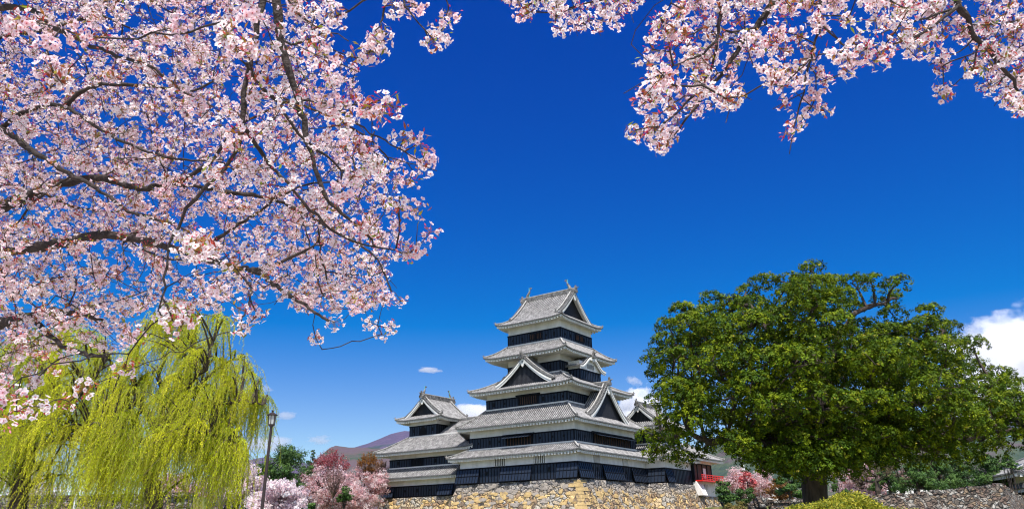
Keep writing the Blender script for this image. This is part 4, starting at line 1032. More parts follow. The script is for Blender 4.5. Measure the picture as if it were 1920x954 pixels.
for i, (px, pt, w, y, lb) in enumerate(((1660, 862, 60, 96, 'smallest of the leaning pines on the right bank'), (1710, 862, 84, 90, 'feathery grey-green pine above the white tents'),
        (1758, 852, 74, 94, 'pine with a bent dark trunk in the middle of the right bank row'), (1800, 850, 80, 100, 'tall dense pine in the right bank row'),
        (1846, 850, 86, 92, 'fresh green pine at the end of the row next to the white gatehouse'), (1885, 853, 40, 84, 'little sprig of pine in front of the gatehouse roof'))):
    B('pine_tree', lb, 'pine tree', px, pt, 922 if i < 5 else 880, w, y, 'pine', 60+i, 8000 if i < 5 else 1500, clumps=16, shape='pads', group='pines on the right bank', lean=(-.12, .1, -.2, -.15, .05, 0)[i])

# ------------------------------------------------------------------ clipped azalea in front
def azalea():
    r = np.random.default_rng(77); c = at(1574, 937, 8.2); root = empty('azalea_bush', (c[0], 8.2, 0), 0, 'bright yellow-green clipped azalea bush at the bottom edge before the thick trunk', 'bush')
    H = c[2]; n = 42000; a = r.uniform(0, 2*pi, n); u = r.uniform(0, 1, n); R_ = np.sqrt(u)
    # rounded dome with a bumpy top
    x = np.cos(a)*R_*.80; y = np.sin(a)*R_*.75
    def top(x, y): return H*(1-.10*((x/.7)**2+(y/.75)**2))-.015+.05*np.sin(x*6+1)*np.cos(y*5)+.03*np.sin(x*14+2*y)
    tx = r.uniform(-.76, .76, 2500); ty = r.uniform(-.75, .75, 2500); k = (tx/.76)**2+(ty/.75)**2 < 1; tx, ty = tx[k], ty[k]
    i = r.integers(0, len(tx), n); lay = r.uniform(0, 1, n)**2
    C = np.stack([tx[i]+r.normal(0, .014, n), ty[i]+r.normal(0, .014, n), top(tx[i], ty[i])-lay*.22+r.normal(0, .012, n)+.03*r.uniform(0, 1, len(tx))[i]], 1)
    # the sides down to the ground
    m = 16000; b = r.uniform(0, 2*pi, m); zz = r.uniform(.15, 1, m)
    S = np.stack([np.cos(b)*.78*(1-.06*zz), np.sin(b)*.77*(1-.06*zz), zz*H*.92], 1)+r.normal(0, .025, (m, 3)); C = np.concatenate([C, S])
    Nn = r.normal(size=C.shape)*.6+np.array([0, -.2, .5])
    leaf_mesh('foliage', C, Nn, r.uniform(.022, .042, len(C)), .42, palette(len(C), [(.30, .30, .02), (.40, .37, .03), (.20, .24, .02), (.48, .44, .06), (.13, .17, .02)], r, .12), M['soft_leaf'], root, r, .2)
    mb = MB()
    for _ in range(60):
        a_ = r.uniform(0, 2*pi); q = r.uniform(.1, .7); mb.tube([(cos(a_)*q*.3, sin(a_)*q*.3, 0), (cos(a_)*q*.8, sin(a_)*q*.8, H*.5), (cos(a_)*q, sin(a_)*q, H*.86)], [.016, .01, .005], 5)
    mb.build('stems', M['bark'], root)
azalea()

# ------------------------------------------------------------------ the big evergreen
def in_poly(x, y, P):
    P = np.array(P); x = np.asarray(x); y = np.asarray(y); c = np.zeros(x.shape, bool); j = len(P)-1
    for i in range(len(P)):
        xi, yi, xj, yj = P[i][0], P[i][1], P[j][0], P[j][1]
        t = ((yi > y) != (yj > y)) & (x < (xj-xi)*(y-yi)/((yj-yi) if yj != yi else 1e-9)+xi); c ^= t; j = i
    return c
def big_evergreen():
    r = np.random.default_rng(5); Y = 33.0
    OUT = [(1207, 817), (1239, 785), (1218, 736), (1216, 686), (1218, 650), (1248, 619), (1261, 578), (1302, 551), (1338, 562), (1369, 567), (1380, 540), (1405, 522), (1432, 515), (1468, 522), (1491, 490), (1513, 497), (1540, 497), (1563, 522), (1586, 530), (1608, 519), (1653, 515), (1685, 526), (1704, 556), (1696, 577), (1650, 574), (1634, 578), (1612, 588), (1600, 606), (1632, 612), (1648, 592), (1680, 588), (1716, 585), (1752, 578), (1790, 591), (1788, 619), (1833, 650), (1838, 673), (1883, 691), (1892, 722), (1925, 732), (1990, 760), (1990, 850), (1935, 842), (1901, 826), (1868, 836), (1856, 857), (1820, 872), (1788, 872), (1720, 868), (1631, 868), (1568, 873), (1513, 880), (1473, 878), (1450, 884), (1405, 867), (1374, 835), (1356, 826), (1329, 842), (1288, 870), (1261, 857), (1207, 856), (1222, 836)]
    base = at(1530, 925, Y); root = empty('evergreen_tree', (base[0], Y, 0), 0, 'huge broad evergreen tree with dense dark green leaves right of the keep', 'tree')
    org = np.array([base[0], Y, 0])
    kk = lambda p: np.linalg.norm(p-CAMP)/FPX
    P = []
    # clump centres by dart throwing inside the outline; the crown is a thick dome, so its middle bulges towards us
    XY = []
    tries = 0
    while tries < 9000:
        tries += 1
        x, y = r.uniform(1200, 1985), r.uniform(488, 886)
        if not in_poly(np.array([x]), np.array([y]), OUT)[0]: continue
        if all((x-a)**2+((y-b)*1.25)**2 > 36**2 for a, b in XY): XY.append((x, y))
    cx, cy = 1560, 720
    LB = []
    for _ in range(4000):
        a_, b_ = r.uniform(1215, 1960), r.uniform(505, 872)
        if in_poly(np.array([a_]), np.array([b_]), OUT)[0] and all((a_-p)**2+((b_-q)*1.5)**2 > 88**2 for p, q in LB): LB.append((a_, b_))
    rimd = lambda x, y: min(min(np.hypot(x-a, y-b) for a, b in OUT), 999)
    cen = []; rad = []
    for x, y in XY:
        # distance to the outline decides clump size and bulge
        d = 1e9
        for i in range(len(OUT)):
            a, b = np.array(OUT[i-1], float), np.array(OUT[i], float); t = np.clip(np.dot(np.array([x, y])-a, b-a)/max(1e-6, np.dot(b-a, b-a)), 0, 1); d = min(d, np.linalg.norm(a+(b-a)*t-np.array([x, y])))
        bul = sqrt(1-(1-min(d, 190)/190)**2)
        dl = min(np.hypot(x-p, (y-q)*1.5+6) for p, q in LB)/62.0
        if dl > .98 and d > 26 and y < 790 and r.uniform() < .68: continue
        for sgn in ((-1, 1) if d > 25 else (r.choice([-1, 1]),)):
            yy = Y+sgn*(6.2*bul*r.uniform(.85, 1.05)-2.6*min(1, bul+.2)*min(dl, 1.3)**2)
            p = at(x, y, yy); k = kk(p)
            # the far side must sit inside the same outline
            cen.append(p); rad.append(min(max(d*1.0, 24), r.uniform(34, 54))*k)
        if d > 60 and r.uniform() < .5: p = at(x, y, Y+r.uniform(-3, 3)*bul); cen.append(p); rad.append(32*kk(p))
    for x, y in ((1370, 828), (1400, 842), (1432, 858), (1462, 862), (1490, 856), (1512, 862), (1548, 858), (1580, 852), (1610, 856), (1650, 850), (1690, 852), (1420, 815), (1460, 822), (1500, 830), (1530, 822), (1570, 826), (1620, 828), (1660, 820), (1590, 800), (1550, 792), (1480, 796), (1500, 872), (1530, 874), (1560, 872), (1478, 868), (1592, 866)):
        for _ in range(2): p = at(x+r.uniform(-12, 12), y+r.uniform(-6, 8), Y+r.uniform(-4.5, -1.0)); cen.append(p); rad.append(r.uniform(28, 40)*kk(p))
    cen = np.array(cen)-org; rad = np.array(rad)
    nc = len(cen); w = rad**1.2/(rad**1.2).sum()
    ntuft = 25000; ci = r.choice(nc, ntuft, p=w); v = unit(r.normal(size=(ntuft, 3))*np.array([1, 1, .8])+np.array([0, -.25, .75])); low = r.uniform(size=ntuft) < .2; v[low] = unit(r.normal(size=(int(low.sum()), 3)))
    tc = cen[ci]+v*(rad[ci]*r.uniform(.5, 1.06, ntuft)**.45)[:, None]*np.array([1, 1, .58])
    per = 15; n = ntuft*per; ti = np.repeat(np.arange(ntuft), per)
    out = unit(v[ti]*np.array([1, 1, 1.2])+np.array([0, 0, .25])+r.normal(0, .22, (n, 3)))
    dirn = unit(r.normal(size=(n, 3))+out*.9)
    C = tc[ti]+dirn*r.uniform(.05, .16, n)[:, None]
    Nn = out+r.normal(0, .33, (n, 3))
    cols = palette(ntuft, [(.060, .105, .003), (.085, .132, .003), (.036, .072, .003), (.14, .18, .004)], r, .16)[ti]*(1+r.normal(0, .14, (n, 1)))
    sel = r.uniform(size=n) < .012; cols[sel] = (.30, .26, .03)
    leaf_mesh('crown', C, Nn, r.uniform(.080, .140, n), .55, np.clip(cols, .004, 1), M['leaf'], root, r, .15)
    mb = MB(); k = kk(base)
    pts = [np.array([0, 0, -.5]), np.array([0, 0, .4]), np.array([-.05, 0, 1.6]), np.array([-.02, .1, 2.7]), np.array([.1, .1, 3.8]), np.array([.4, .1, 5.4]), np.array([.7, .1, 7.2]), np.array([1.0, 0, 9.0])]
    mb.tube(pts, [.78, .60, .50, .50, .52, .42, .30, .14], 14); mb.build('trunk', M['bark'], root, True)
    mb = MB()
    def limb(pix, yo, r0, r1):
        q = [at(a, b, Y+o)-org for (a, b), o in zip(pix, yo)]; n_ = len(q)
        dense = []; 
        for i in range(n_-1):
            for s in range(5): dense.append(q[i]+(q[i+1]-q[i])*s/5+r.normal(0, .035, 3))
        dense.append(q[-1]); m_ = len(dense); mb.tube(dense, [r0+(r1-r0)*i/(m_-1) for i in range(m_)], 8)
        return dense
    nodes = []
    nodes += limb([(1532, 850), (1490, 818), (1440, 822), (1390, 820), (1330, 826), (1290, 812), (1240, 822)], [0, -1, -2, -2.2, -2.2, -2, -1.5], .30, .05)
    nodes += limb([(1540, 830), (1600, 842), (1680, 838), (1760, 838), (1850, 812), (1930, 800)], [0, -.5, -1, -1, -.5, 0], .30, .05)
    nodes += limb([(1545, 760), (1560, 680), (1578, 620), (1600, 588), (1640, 572), (1680, 560)], [0, 0, -.3, -.5, -.6, -.5], .22, .05)
    nodes += limb([(1540, 780), (1500, 700), (1440, 620), (1400, 560)], [0, -.5, -.5, 0], .22, .04)
    nodes += limb([(1545, 780), (1640, 740), (1720, 670), (1770, 620)], [0, -.5, -.5, 0], .24, .04)
    nodes += limb([(1540, 800), (1450, 760), (1350, 710), (1270, 660)], [0, -1.5, -2, -1], .24, .04)
    nodes += limb([(1550, 800), (1660, 770), (1780, 740), (1860, 720)], [0, -1.5, -2, -1], .24, .04)
    nodes += limb([(1545, 740), (1530, 640), (1515, 560), (1510, 520)], [0, 0, 0, 0], .2, .03)
    nodes = np.array(nodes)
    for i in range(nc):
        d = np.linalg.norm(nodes-cen[i]+np.array([0, 0, .6]), axis=1); j = int(np.argmin(d))
        mb.tube(limb_pts(nodes[j], cen[i], r, .06, 5, .05), [.07, .06, .05, .04, .03, .015], 5)
        for _ in range(3): 
            e = cen[i]+unit(r.normal(size=3)+np.array([0, 0, .3]))*rad[i]*.8; mb.tube(limb_pts(cen[i], e, r, .04, 3, .05), [.022, .017, .012, .006], 4)
    mb.build('branches', M['bark'], root)
big_evergreen()

# ------------------------------------------------------------------ willows
M['willow'] = mat('young_willow_leaf', (1, 1, 1), .55, tint=True, spec=.2, transl=.5)
def willow(label, trunk_px, Y, OUT, seed, ncasc, limbs, trunk_r=.32, density=1.0):
    r = np.random.default_rng(seed); base = at(trunk_px, 940, Y); root = empty('willow_tree', (base[0], Y, 0), 0, label, 'willow tree')
    org = np.array([base[0], Y, 0]); A = np.array(OUT); x0, x1, y0, y1 = A[:, 0].min(), A[:, 0].max(), A[:, 1].min(), A[:, 1].max()
    mb = MB(); nodes = []
    for pix, yo, r0, r1 in limbs:
        q = [at(a, b, Y+o)-org for (a, b), o in zip(pix, yo)]
        if pix is limbs[0][0]: q = [np.array([q[0][0]*.9, q[0][1], -.4])]+q
        dense = []
        for i in range(len(q)-1):
            for s in range(6): dense.append(q[i]+(q[i+1]-q[i])*s/6+r.normal(0, .03, 3))
        dense.append(q[-1]); m_ = len(dense); mb.tube(dense, [r0+(r1-r0)*(i/(m_-1))**.8 for i in range(m_)], 9); nodes += dense[m_//5:]
        if pix is limbs[0][0]: mb.build('trunk', M['bark'], root); mb = MB()
    nodes = np.array(nodes)
    # cascades: a bough end from which many strands fall together
    C = []; Nd = []; LC = []; sb = []; casc = 0; tries = 0
    pal = np.array([(.55, .60, .012), (.66, .68, .02), (.45, .53, .015), (.74, .73, .03), (.34, .44, .015), (.60, .66, .02)])
    strands = []; forced = [q for pix, *_ in limbs for q in pix[-2:] for _ in range(4)]
    forced = [(a+r.uniform(-9, 9), b+r.uniform(-8, 8)) for a, b in forced]
    while casc < ncasc and tries < 20000:
        tries += 1
        x, y = r.uniform(x0, x1), y0+(y1-y0)*r.uniform(0, .86)**1.15
        if sin(x/31+seed+1.4*sin(y/47))*sin(y/29+seed*2+1.2*sin(x/38)) < -.42: continue
        if not in_poly(np.array([x]), np.array([y]), OUT)[0]: continue
        edge = min(x-x0, x1-x)/(x1-x0)
        dep = r.uniform(-2.6, 2.6)*min(1, .35+2*max(edge, 0))
        if casc < len(forced): x, y = forced[casc]; dep = r.uniform(-.8, .8)
        p = at(x, y, Y+dep)-org; casc += 1
        j = int(np.argmin(np.linalg.norm((nodes-p)*np.array([1, 1, .8])+np.array([0, 0, .5]), axis=1))); a = nodes[j]
        mid = (a+p)/2+np.array([0, 0, .35+.1*np.linalg.norm(p-a)]); pts = [a*(1-t)**2+2*mid*t*(1-t)+p*t*t for t in np.linspace(0, 1, 7)]
        mb.tube(pts, [.045*(1-t*.8) for t in np.linspace(0, 1, 7)], 4)
        outd = unit(np.array([p[0]-a[0], p[1]-a[1], 0])+r.normal(0, .25, 3)*np.array([1, 1, 0])); ct = pal[r.integers(0, len(pal))]*r.uniform(.8, 1.15)
        ns = int(r.integers(7, 18)*density); Lc = r.uniform(.5, 1.0)+1.5*r.uniform()*np.clip((y-y0)/220, .15, 1)
        for s in range(ns):
            t0 = r.uniform(.55, 1); st = a*(1-t0)**2+2*mid*t0*(1-t0)+p*t0*t0+r.normal(0, .05, 3)
            L = Lc*r.uniform(.45, 1.15); sd = unit(outd+r.normal(0, .5, 3)*np.array([1, 1, .2])); reach = r.uniform(.15, .75)*min(1.2, L)
            k = int(L/.034); t = np.linspace(0, 1, k); 
            drop = -L*(t**1.25)+.10*np.sin(t*pi)*.8; wv = (.045*np.sin(t*r.uniform(3, 9)+r.uniform(0, 6))-r.uniform(0, .22)*t**1.5)*L
            pts_ = st+sd*(reach*(1-(1-t)**2.2))[:, None]+np.array([0, 0, 1])*drop[:, None]+wv[:, None]*np.array([.7, .7, 0])
            sc = px_of(pts_+org); ok = sc[:, 1] < 1000
            strands.append((pts_[::6], ct)); C.append(pts_); LC.append(np.repeat((ct*r.uniform(.85, 1.15))[None], k, 0))
    mb.build('branches', M['bark'], root)
    C = np.concatenate(C); LC = np.concatenate(LC); n = len(C)
    # leaflets: narrow blades pointing down and out, two per node
    C2 = np.repeat(C, 2, 0)+r.normal(0, .010, (2*n, 3)); L2 = np.repeat(LC, 2, 0); m_ = 2*n
    ax = unit(np.stack([r.normal(0, .55, m_), r.normal(0, .55, m_), -np.abs(r.normal(.9, .3, m_))], 1)); sdv = unit(np.cross(ax, r.normal(size=(m_, 3))))
    ln = r.uniform(.04, .08, m_)[:, None]; wd = ln*.12
    V = np.stack([C2, C2+ax*ln*.45-sdv*wd, C2+ax*ln, C2+ax*ln*.45+sdv*wd], 1).reshape(-1, 3)
    np_mesh('leaves', V, quads(m_), 4, M['willow'], root, col=np.repeat(np.clip(L2*(1+r.normal(0, .12, (m_, 1))), 0, 1), 4, 0))
    # the hanging withes themselves
    sv = []; sf = []; b = 0
    for pts_, ct in strands:
        k = len(pts_)
        if k < 2: continue
        o = np.array([.004, 0, 0]); o2 = np.array([0, .004, 0]); v = np.concatenate([pts_-o, pts_+o, pts_+o2]); sv.append(v)
        i = np.arange(k-1); 
        for (u, w_) in ((0, 1), (1, 2), (2, 0)): sf.append(np.stack([b+u*k+i, b+w_*k+i, b+w_*k+i+1, b+u*k+i+1], 1))
        b += 3*k
    np_mesh('withes', np.concatenate(sv), np.concatenate(sf), 4, mat('yellow_withe', (.22, .20, .03), .7), root)
WR = [(205, 700), (235, 640), (270, 600), (300, 575), (325, 552), (352, 572), (380, 590), (405, 568), (440, 598), (455, 640), (468, 670), (500, 672), (492, 705), (476, 730), (500, 745), (504, 775), (498, 812), (480, 800), (470, 850), (452, 862), (440, 900), (446, 960), (150, 960), (150, 800)]
willow('tall yellow-green weeping willow closest to the lamp post', 290, 24.0, WR, 3, 370,
       [([(288, 950), (286, 900), (290, 850), (300, 810)], [0, 0, 0, 0], .26, .20),
        ([(300, 815), (320, 790), (338, 760), (352, 700), (360, 640), (372, 600)], [0, -.2, -.3, -.2, 0, 0], .20, .03),
        ([(300, 815), (270, 770), (250, 720), (255, 660), (290, 600)], [0, .2, .4, .3, 0], .16, .03),
        ([(325, 790), (370, 765), (420, 755), (470, 752), (496, 756)], [0, -.4, -.6, -.6, -.5], .12, .02),
        ([(335, 765), (380, 720), (420, 680), (460, 668)], [0, .5, .8, .6], .12, .02),
        ([(295, 840), (340, 830), (400, 820), (440, 830)], [0, -.6, -1.0, -1.0], .12, .02),
        ([(295, 840), (240, 820), (190, 800)], [0, -.6, -1.0], .12, .02),
        ([(300, 815), (305, 760), (300, 700), (310, 640), (322, 580)], [0, .9, 1.4, 1.2, .8], .12, .02),
        ([(345, 730), (385, 690), (400, 640), (410, 600)], [-.2, -.8, -.9, -.6], .09, .02)])
WL = [(-60, 640), (0, 640), (40, 625), (90, 600), (130, 590), (180, 612), (220, 650), (245, 700), (255, 780), (250, 960), (-60, 960)]
willow('broad yellow-green weeping willow at the left picture edge', 38, 25.5, WL, 4, 310,
       [([(34, 950), (40, 900), (52, 850), (60, 810)], [0, 0, 0, 0], .30, .22),
        ([(60, 812), (75, 760), (90, 700), (110, 640), (120, 610)], [0, -.2, 0, 0, 0], .2, .03),
        ([(58, 820), (20, 770), (-10, 720), (-20, 670)], [0, .2, .4, 0], .16, .03),
        ([(62, 805), (120, 770), (170, 720), (200, 670)], [0, -.5, -.6, -.3], .14, .03),
        ([(55, 840), (120, 820), (190, 810), (230, 800)], [0, -.8, -1.0, -.8], .12, .02),
        ([(55, 840), (10, 820), (-30, 810)], [0, -.8, -1.0], .12, .02),
        ([(62, 805), (60, 740), (40, 690), (45, 650)], [0, .9, 1.3, 1.0], .12, .02)], .34)

B('evergreen_shrub', 'olive clipped hedge clump low beside the foot of the castle rampart', 'shrub', 1388, 938, 965, 70, 84, 'olive', 71, 5000, clumps=12)
# ------------------------------------------------------------------ the flowering cherries overhead
def bloom(name, label, trunk, limbs, regions, singles, seed, gaps=(), r_tip=.0022, cell=24.0, base_loc=(0, 0), flw=19, near_=.3):
    """cherry tree: trunk/limbs are given, twigs grow from them until every part of the crown carries its bunches.
    trunk: list of (world polyline, r0, r1); limbs: (pixel polyline, depths, r0, r1); regions: (polygon, (near, far), density); singles: (px, py, y)"""
    r = np.random.default_rng(seed)
    root = empty(name, (base_loc[0], base_loc[1], 0), 0, label, 'cherry tree'); org = np.array([base_loc[0], base_loc[1], 0.0])
    pos = np.zeros((60000, 3)); par = np.full(60000, -1); rad = np.zeros(60000); PX = np.zeros((60000, 2)); n = 0
    main = MB(); trk = MB()
    def add(p, pa):
        nonlocal n
        pos[n] = p; PX[n] = px_of(p); par[n] = pa; n += 1; return n-1
    def smooth(q, m=6):
        q = np.array(q, float); out = []
        for i in range(len(q)-1):
            p0 = q[max(i-1, 0)]; p1 = q[i]; p2 = q[i+1]; p3 = q[min(i+2, len(q)-1)]
            for s in range(m):
                t = s/m; out.append(.5*((2*p1)+(-p0+p2)*t+(2*p0-5*p1+4*p2-p3)*t*t+(-p0+3*p1-3*p2+p3)*t**3))
        out.append(q[-1]); return out
    for k, (pts, r0, r1) in enumerate(trunk):
        q = smooth(pts, 7); m = len(q)
        q = [p+r.normal(0, .012, 3) for p in q]
        (trk if k == 0 else main).tube([p-org for p in q], [r0+(r1-r0)*(i/(m-1)) for i in range(m)], 12)
        for p in q[m//2:] if k else []: add(p, -2)
    for pix, dep, r0, r1 in limbs:
        q = []
        for i, a in enumerate(pix): q.append(at(a[0], a[1], dep[0]+(dep[1]-dep[0])*i/(len(pix)-1)))
        L = sum(np.linalg.norm(q[i+1]-q[i]) for i in range(len(q)-1)); q = smooth(q, max(3, int(L/len(q)/.05))); m = len(q)
        q = [p+r.normal(0, .004+r1*.25, 3) for p in q]
        main.tube([p-org for p in q], [(r0+(r1-r0)*(i/(m-1))**.9)*(1+.12*sin(i*1.7)+.08*sin(i*.61)) for i in range(m)], 8)
        last = -2
        for i, p in enumerate(q): last = add(p, -2)
    trk.build('trunk', M['bark_cherry'], root, True); main.build('limbs', M['bark_cherry'], root, True)
    nmain = n
    clusters = []
    W_, H_ = int(2100/cell)+6, int(960/cell)+6
    ox, oy = 90.0, 90.0
    cov = np.zeros((W_, H_)); tgt = np.zeros((W_, H_)); reg = np.full((W_, H_), -1)
    gx_, gy_ = np.meshgrid(np.arange(W_), np.arange(H_), indexing='ij'); px_, py_ = (gx_+.5)*cell-ox, (gy_+.5)*cell-oy
    for ri, (P, dr_, den) in enumerate(regions):
        k = in_poly(px_, py_, P); tgt[k] = den; reg[k] = ri
    tgt *= r.lognormal(-.10, .5, tgt.shape)
    for gx0, gy0, ga, gb, f in gaps: tgt[((px_-gx0)/ga)**2+((py_-gy0)/gb)**2 < 1] *= f
    def inside(x, y):
        i, j = int((x+ox)/cell), int((y+oy)/cell)
        return 0 <= i < W_ and 0 <= j < H_ and tgt[i, j] > 0 and cov[i, j] < tgt[i, j]*1.5+.15
    def put(p, strict=True, R_=None, own=None):
        x, y = px_of(p)
        if strict and not inside(x, y): return False
        d = (p-CAMP)@CF; R = R_ or r.uniform(.040, .074); rp = R*FPX/d
        if strict and min(abs(y-(-200)), 1e9) < 0: return False
        i, j = int((x+ox)/cell), int((y+oy)/cell); m = max(0, int(rp/cell+.3)); a = pi*rp*rp*.8/(cell*cell)/((2*m+1)**2)
        if 0 <= i < W_ and 0 <= j < H_: cov[max(0, i-m):i+m+1, max(0, j-m):j+m+1] += a
        clusters.append((p, R, d)); return True
    def twig(p, strict=True, R_=None):
        P = pos[:n]; dd = np.linalg.norm(P-p, axis=1)+.25*np.maximum(0, p[2]-P[:, 2]); j = int(np.argmin(dd)); a = P[j].copy(); L = np.linalg.norm(p-a)
        if L < .03: put(p, strict, R_); return
        k = max(1, int(L/.07)); o = r.normal(0, .13*L, 3)+np.array([0, 0, .10*L]); last = j
        mid = (a+p)/2+o
        for i in range(1, k+1):
            t = i/k; q = a*(1-t)**2+2*mid*t*(1-t)+p*t*t+(r.normal(0, .006, 3) if i < k else 0); last = add(q, last)
            if i < k and t > .35 and r.uniform() < .42: put(q+r.normal(0, .02, 3), True, R_)
        put(p, strict, R_)
        # a bare or budded side spur now and then
        if r.uniform() < .5:
            e = p+unit(p-a+r.normal(0, .5, 3)*L)*r.uniform(.05, .16); add(e, last)
    for s in singles:
        x, y, yy = s[:3]; twig(at(x, y, yy), False, s[3] if len(s) > 3 else r.uniform(.06, .075))
    for it in range(60):
        need = np.argwhere(cov < tgt*.92)
        if len(need) == 0: break
        need = need[r.permutation(len(need))]
        for i, j in need[:max(30, len(need)//2)]:
            if cov[i, j] >= tgt[i, j]: continue
            P, (d0, d1), den = regions[reg[i, j]]
            x = (i+r.uniform(0, 1))*cell-ox; y = (j+r.uniform(0, 1))*cell-oy
            u = r.uniform(); dep = d0+(d1-d0)*u**.75
            if r.uniform() < near_:
                jj = int(np.argmin(((PX[:n]-np.array([x, y]))**2).sum(1))); dep = pos[jj, 1]+r.normal(0, .22)
            twig(at(x, y, dep))
        if n > 52000 or len(clusters) > 6000: break
    # pipe-model radii for the twigs
    cnt = np.zeros(n); kids = np.zeros(n, int)
    for i in range(nmain, n):
        if par[i] >= nmain: kids[par[i]] += 1
    for i in range(n-1, nmain-1, -1):
        cnt[i] = max(cnt[i], 1)
        if par[i] >= nmain: cnt[par[i]] += cnt[i]
    rr = r_tip*np.maximum(cnt, 1)**.38
    idx = np.arange(nmain, n); a = pos[par[idx]]-org; b = pos[idx]-org
    t = unit(b-a); s1 = unit(np.cross(t, np.array([.3, .2, .93]))); s2 = np.cross(t, s1)
    ra = np.where(par[idx] >= nmain, rr[np.maximum(par[idx], 0)], rr[idx]*1.3); rb = rr[idx]; ra = np.minimum(ra, rb*1.8)
    V = []; 
    for q, ra_ in ((a-t*.003, ra), (b+t*.003, rb)):
        for k in range(4):
            th = pi/2*k+.4; V.append(q+(s1*cos(th)+s2*sin(th))*ra_[:, None])
    V = np.stack(V, 1).reshape(-1, 3); o = np.arange(len(idx))*8
    F = np.concatenate([np.stack([o+k, o+(k+1) % 4, o+4+(k+1) % 4, o+4+k], 1) for k in range(4)])
    np_mesh('twigs', V, F, 4, M['bark_cherry'], root)
    # ---- blossom bunches
    Cn = np.array([c[0] for c in clusters])-org; R = np.array([c[1] for c in clusters]); D = np.array([c[2] for c in clusters]); N = len(Cn)
    open_ = r.uniform(.55, 1, N); budy = r.uniform(size=N) < .20
    m = np.where(budy, 6, np.maximum(4, (flw*(R/.06)**2*open_))).astype(int)
    ci = np.repeat(np.arange(N), m); K = len(ci)
    d = unit(r.normal(size=(K, 3))+np.array([0, 0, -.25])); rad_ = R[ci]*r.uniform(.55, 1.05, K)
    fc = Cn[ci]+d*rad_[:, None]*np.array([1, 1, .85]); nrm = unit(d+r.normal(0, .38, (K, 3))+np.array([0, 0, -.10]))
    fr = r.uniform(.0138, .0182, K); cup = r.uniform(.12, .6, K)
    u = unit(np.cross(nrm, r.normal(size=(K, 3)))); v = np.cross(nrm, u)
    clp = palette(N, [(.95, .87, .89), (.95, .92, .92), (.94, .83, .86), (.95, .93, .93), (.93, .76, .80)], r, .04)
    tip = np.clip(clp[ci]*(1+r.normal(0, .05, (K, 1))), 0, .95); base = tip*np.array([.95, .68, .73])
    V = np.empty((K, 5, 4, 3)); Cc = np.empty((K, 5, 4, 3))
    ph = r.uniform(0, 6.28, K)
    for k in range(5):
        th = ph+2*pi*k/5; e = u*np.cos(th)[:, None]+v*np.sin(th)[:, None]; f = -u*np.sin(th)[:, None]+v*np.cos(th)[:, None]
        fr_ = (fr*r.uniform(.88, 1.1, K))[:, None]; cp = (cup*r.uniform(.7, 1.3, K))[:, None]
        V[:, k, 0] = fc+e*fr_*.06
        V[:, k, 1] = fc+e*fr_*.66-f*fr_*.46+nrm*fr_*cp*.55
        V[:, k, 2] = fc+e*fr_*1.02+nrm*fr_*cp
        V[:, k, 3] = fc+e*fr_*.66+f*fr_*.46+nrm*fr_*cp*.55
        Cc[:, k, 0] = base; Cc[:, k, 1:] = tip[:, None]
    np_mesh('blossom', V.reshape(-1, 3), quads(K*5), 4, M['petal'], root, col=Cc.reshape(-1, 3))
    # hearts of the flowers, calyces and flower stalks
    h = unit(r.normal(size=(K, 3))); hs_ = fr*.20
    hv = leaf_quads(fc+nrm*(fr*.16)[:, None], nrm, hs_*2, .9, r); cv = leaf_quads(fc-nrm*(fr*.10)[:, None], nrm, hs_*2.4, .8, r)
    sd = unit(np.cross(d, r.normal(size=(K, 3))))*.0011
    s0 = Cn[ci]+r.normal(0, .006, (K, 3)); s1_ = fc-nrm*.003; pv = np.stack([s0-sd, s0+sd, s1_+sd, s1_-sd], 1).reshape(-1, 3)
    hc = np.repeat(palette(K, [(.42, .07, .08), (.55, .12, .12), (.50, .30, .06)], r, .15), 4, 0); cc = np.repeat(palette(K, [(.30, .03, .04), (.38, .06, .05)], r, .15), 4, 0)
    pc = np.repeat(palette(K, [(.24, .16, .03), (.20, .20, .04), (.34, .10, .05)], r, .15), 4, 0)
    # buds: little crimson spindles on their own stalks
    kb = np.where(budy, 12, 3).astype(int); bi = np.repeat(np.arange(N), kb); Kb = len(bi); bd = unit(r.normal(size=(Kb, 3))); bc = Cn[bi]+bd*(R[bi]*r.uniform(.5, .95, Kb))[:, None]
    bv = []; bcol = palette(Kb, [(.62, .05, .14), (.70, .14, .22), (.50, .03, .08), (.80, .35, .42)], r, .12)
    w_ = unit(np.cross(bd, r.normal(size=(Kb, 3)))); z_ = np.cross(bd, w_); s_ = r.uniform(.004, .0065, Kb)[:, None]
    for ww in (w_, z_): bv.append(np.stack([bc-bd*s_*1.6, bc-ww*s_*.8, bc+bd*s_*1.9, bc+ww*s_*.8], 1).reshape(-1, 3))
    sp = unit(np.cross(bd, r.normal(size=(Kb, 3))))*.001; q0 = Cn[bi]; pb = np.stack([q0-sp, q0+sp, bc+sp, bc-sp], 1).reshape(-1, 3); pbc = np.repeat(palette(Kb, [(.24, .16, .03), (.34, .08, .05)], r, .15), 4, 0)
    allv = np.concatenate([hv, cv, pv, pb]); np_mesh('flower_stalks', allv, quads(len(allv)//4), 4, M['soft_leaf'], root, col=np.concatenate([hc, cc, pc, pbc]))
    allb = np.concatenate(bv); np_mesh('buds', allb, quads(len(allb)//4), 4, M['soft_leaf'], root, col=np.concatenate([np.repeat(bcol, 4, 0)]*2))
    # young bronze leaves
    kl = np.where(r.uniform(size=N) < .55, r.integers(7, 19, N), r.integers(1, 5, N)); li = np.repeat(np.arange(N), kl); Kl = len(li); ld = unit(r.normal(size=(Kl, 3))+np.array([0, 0, .2]))
    lc = Cn[li]+ld*(R[li]*r.uniform(.25, 1.15, Kl))[:, None]
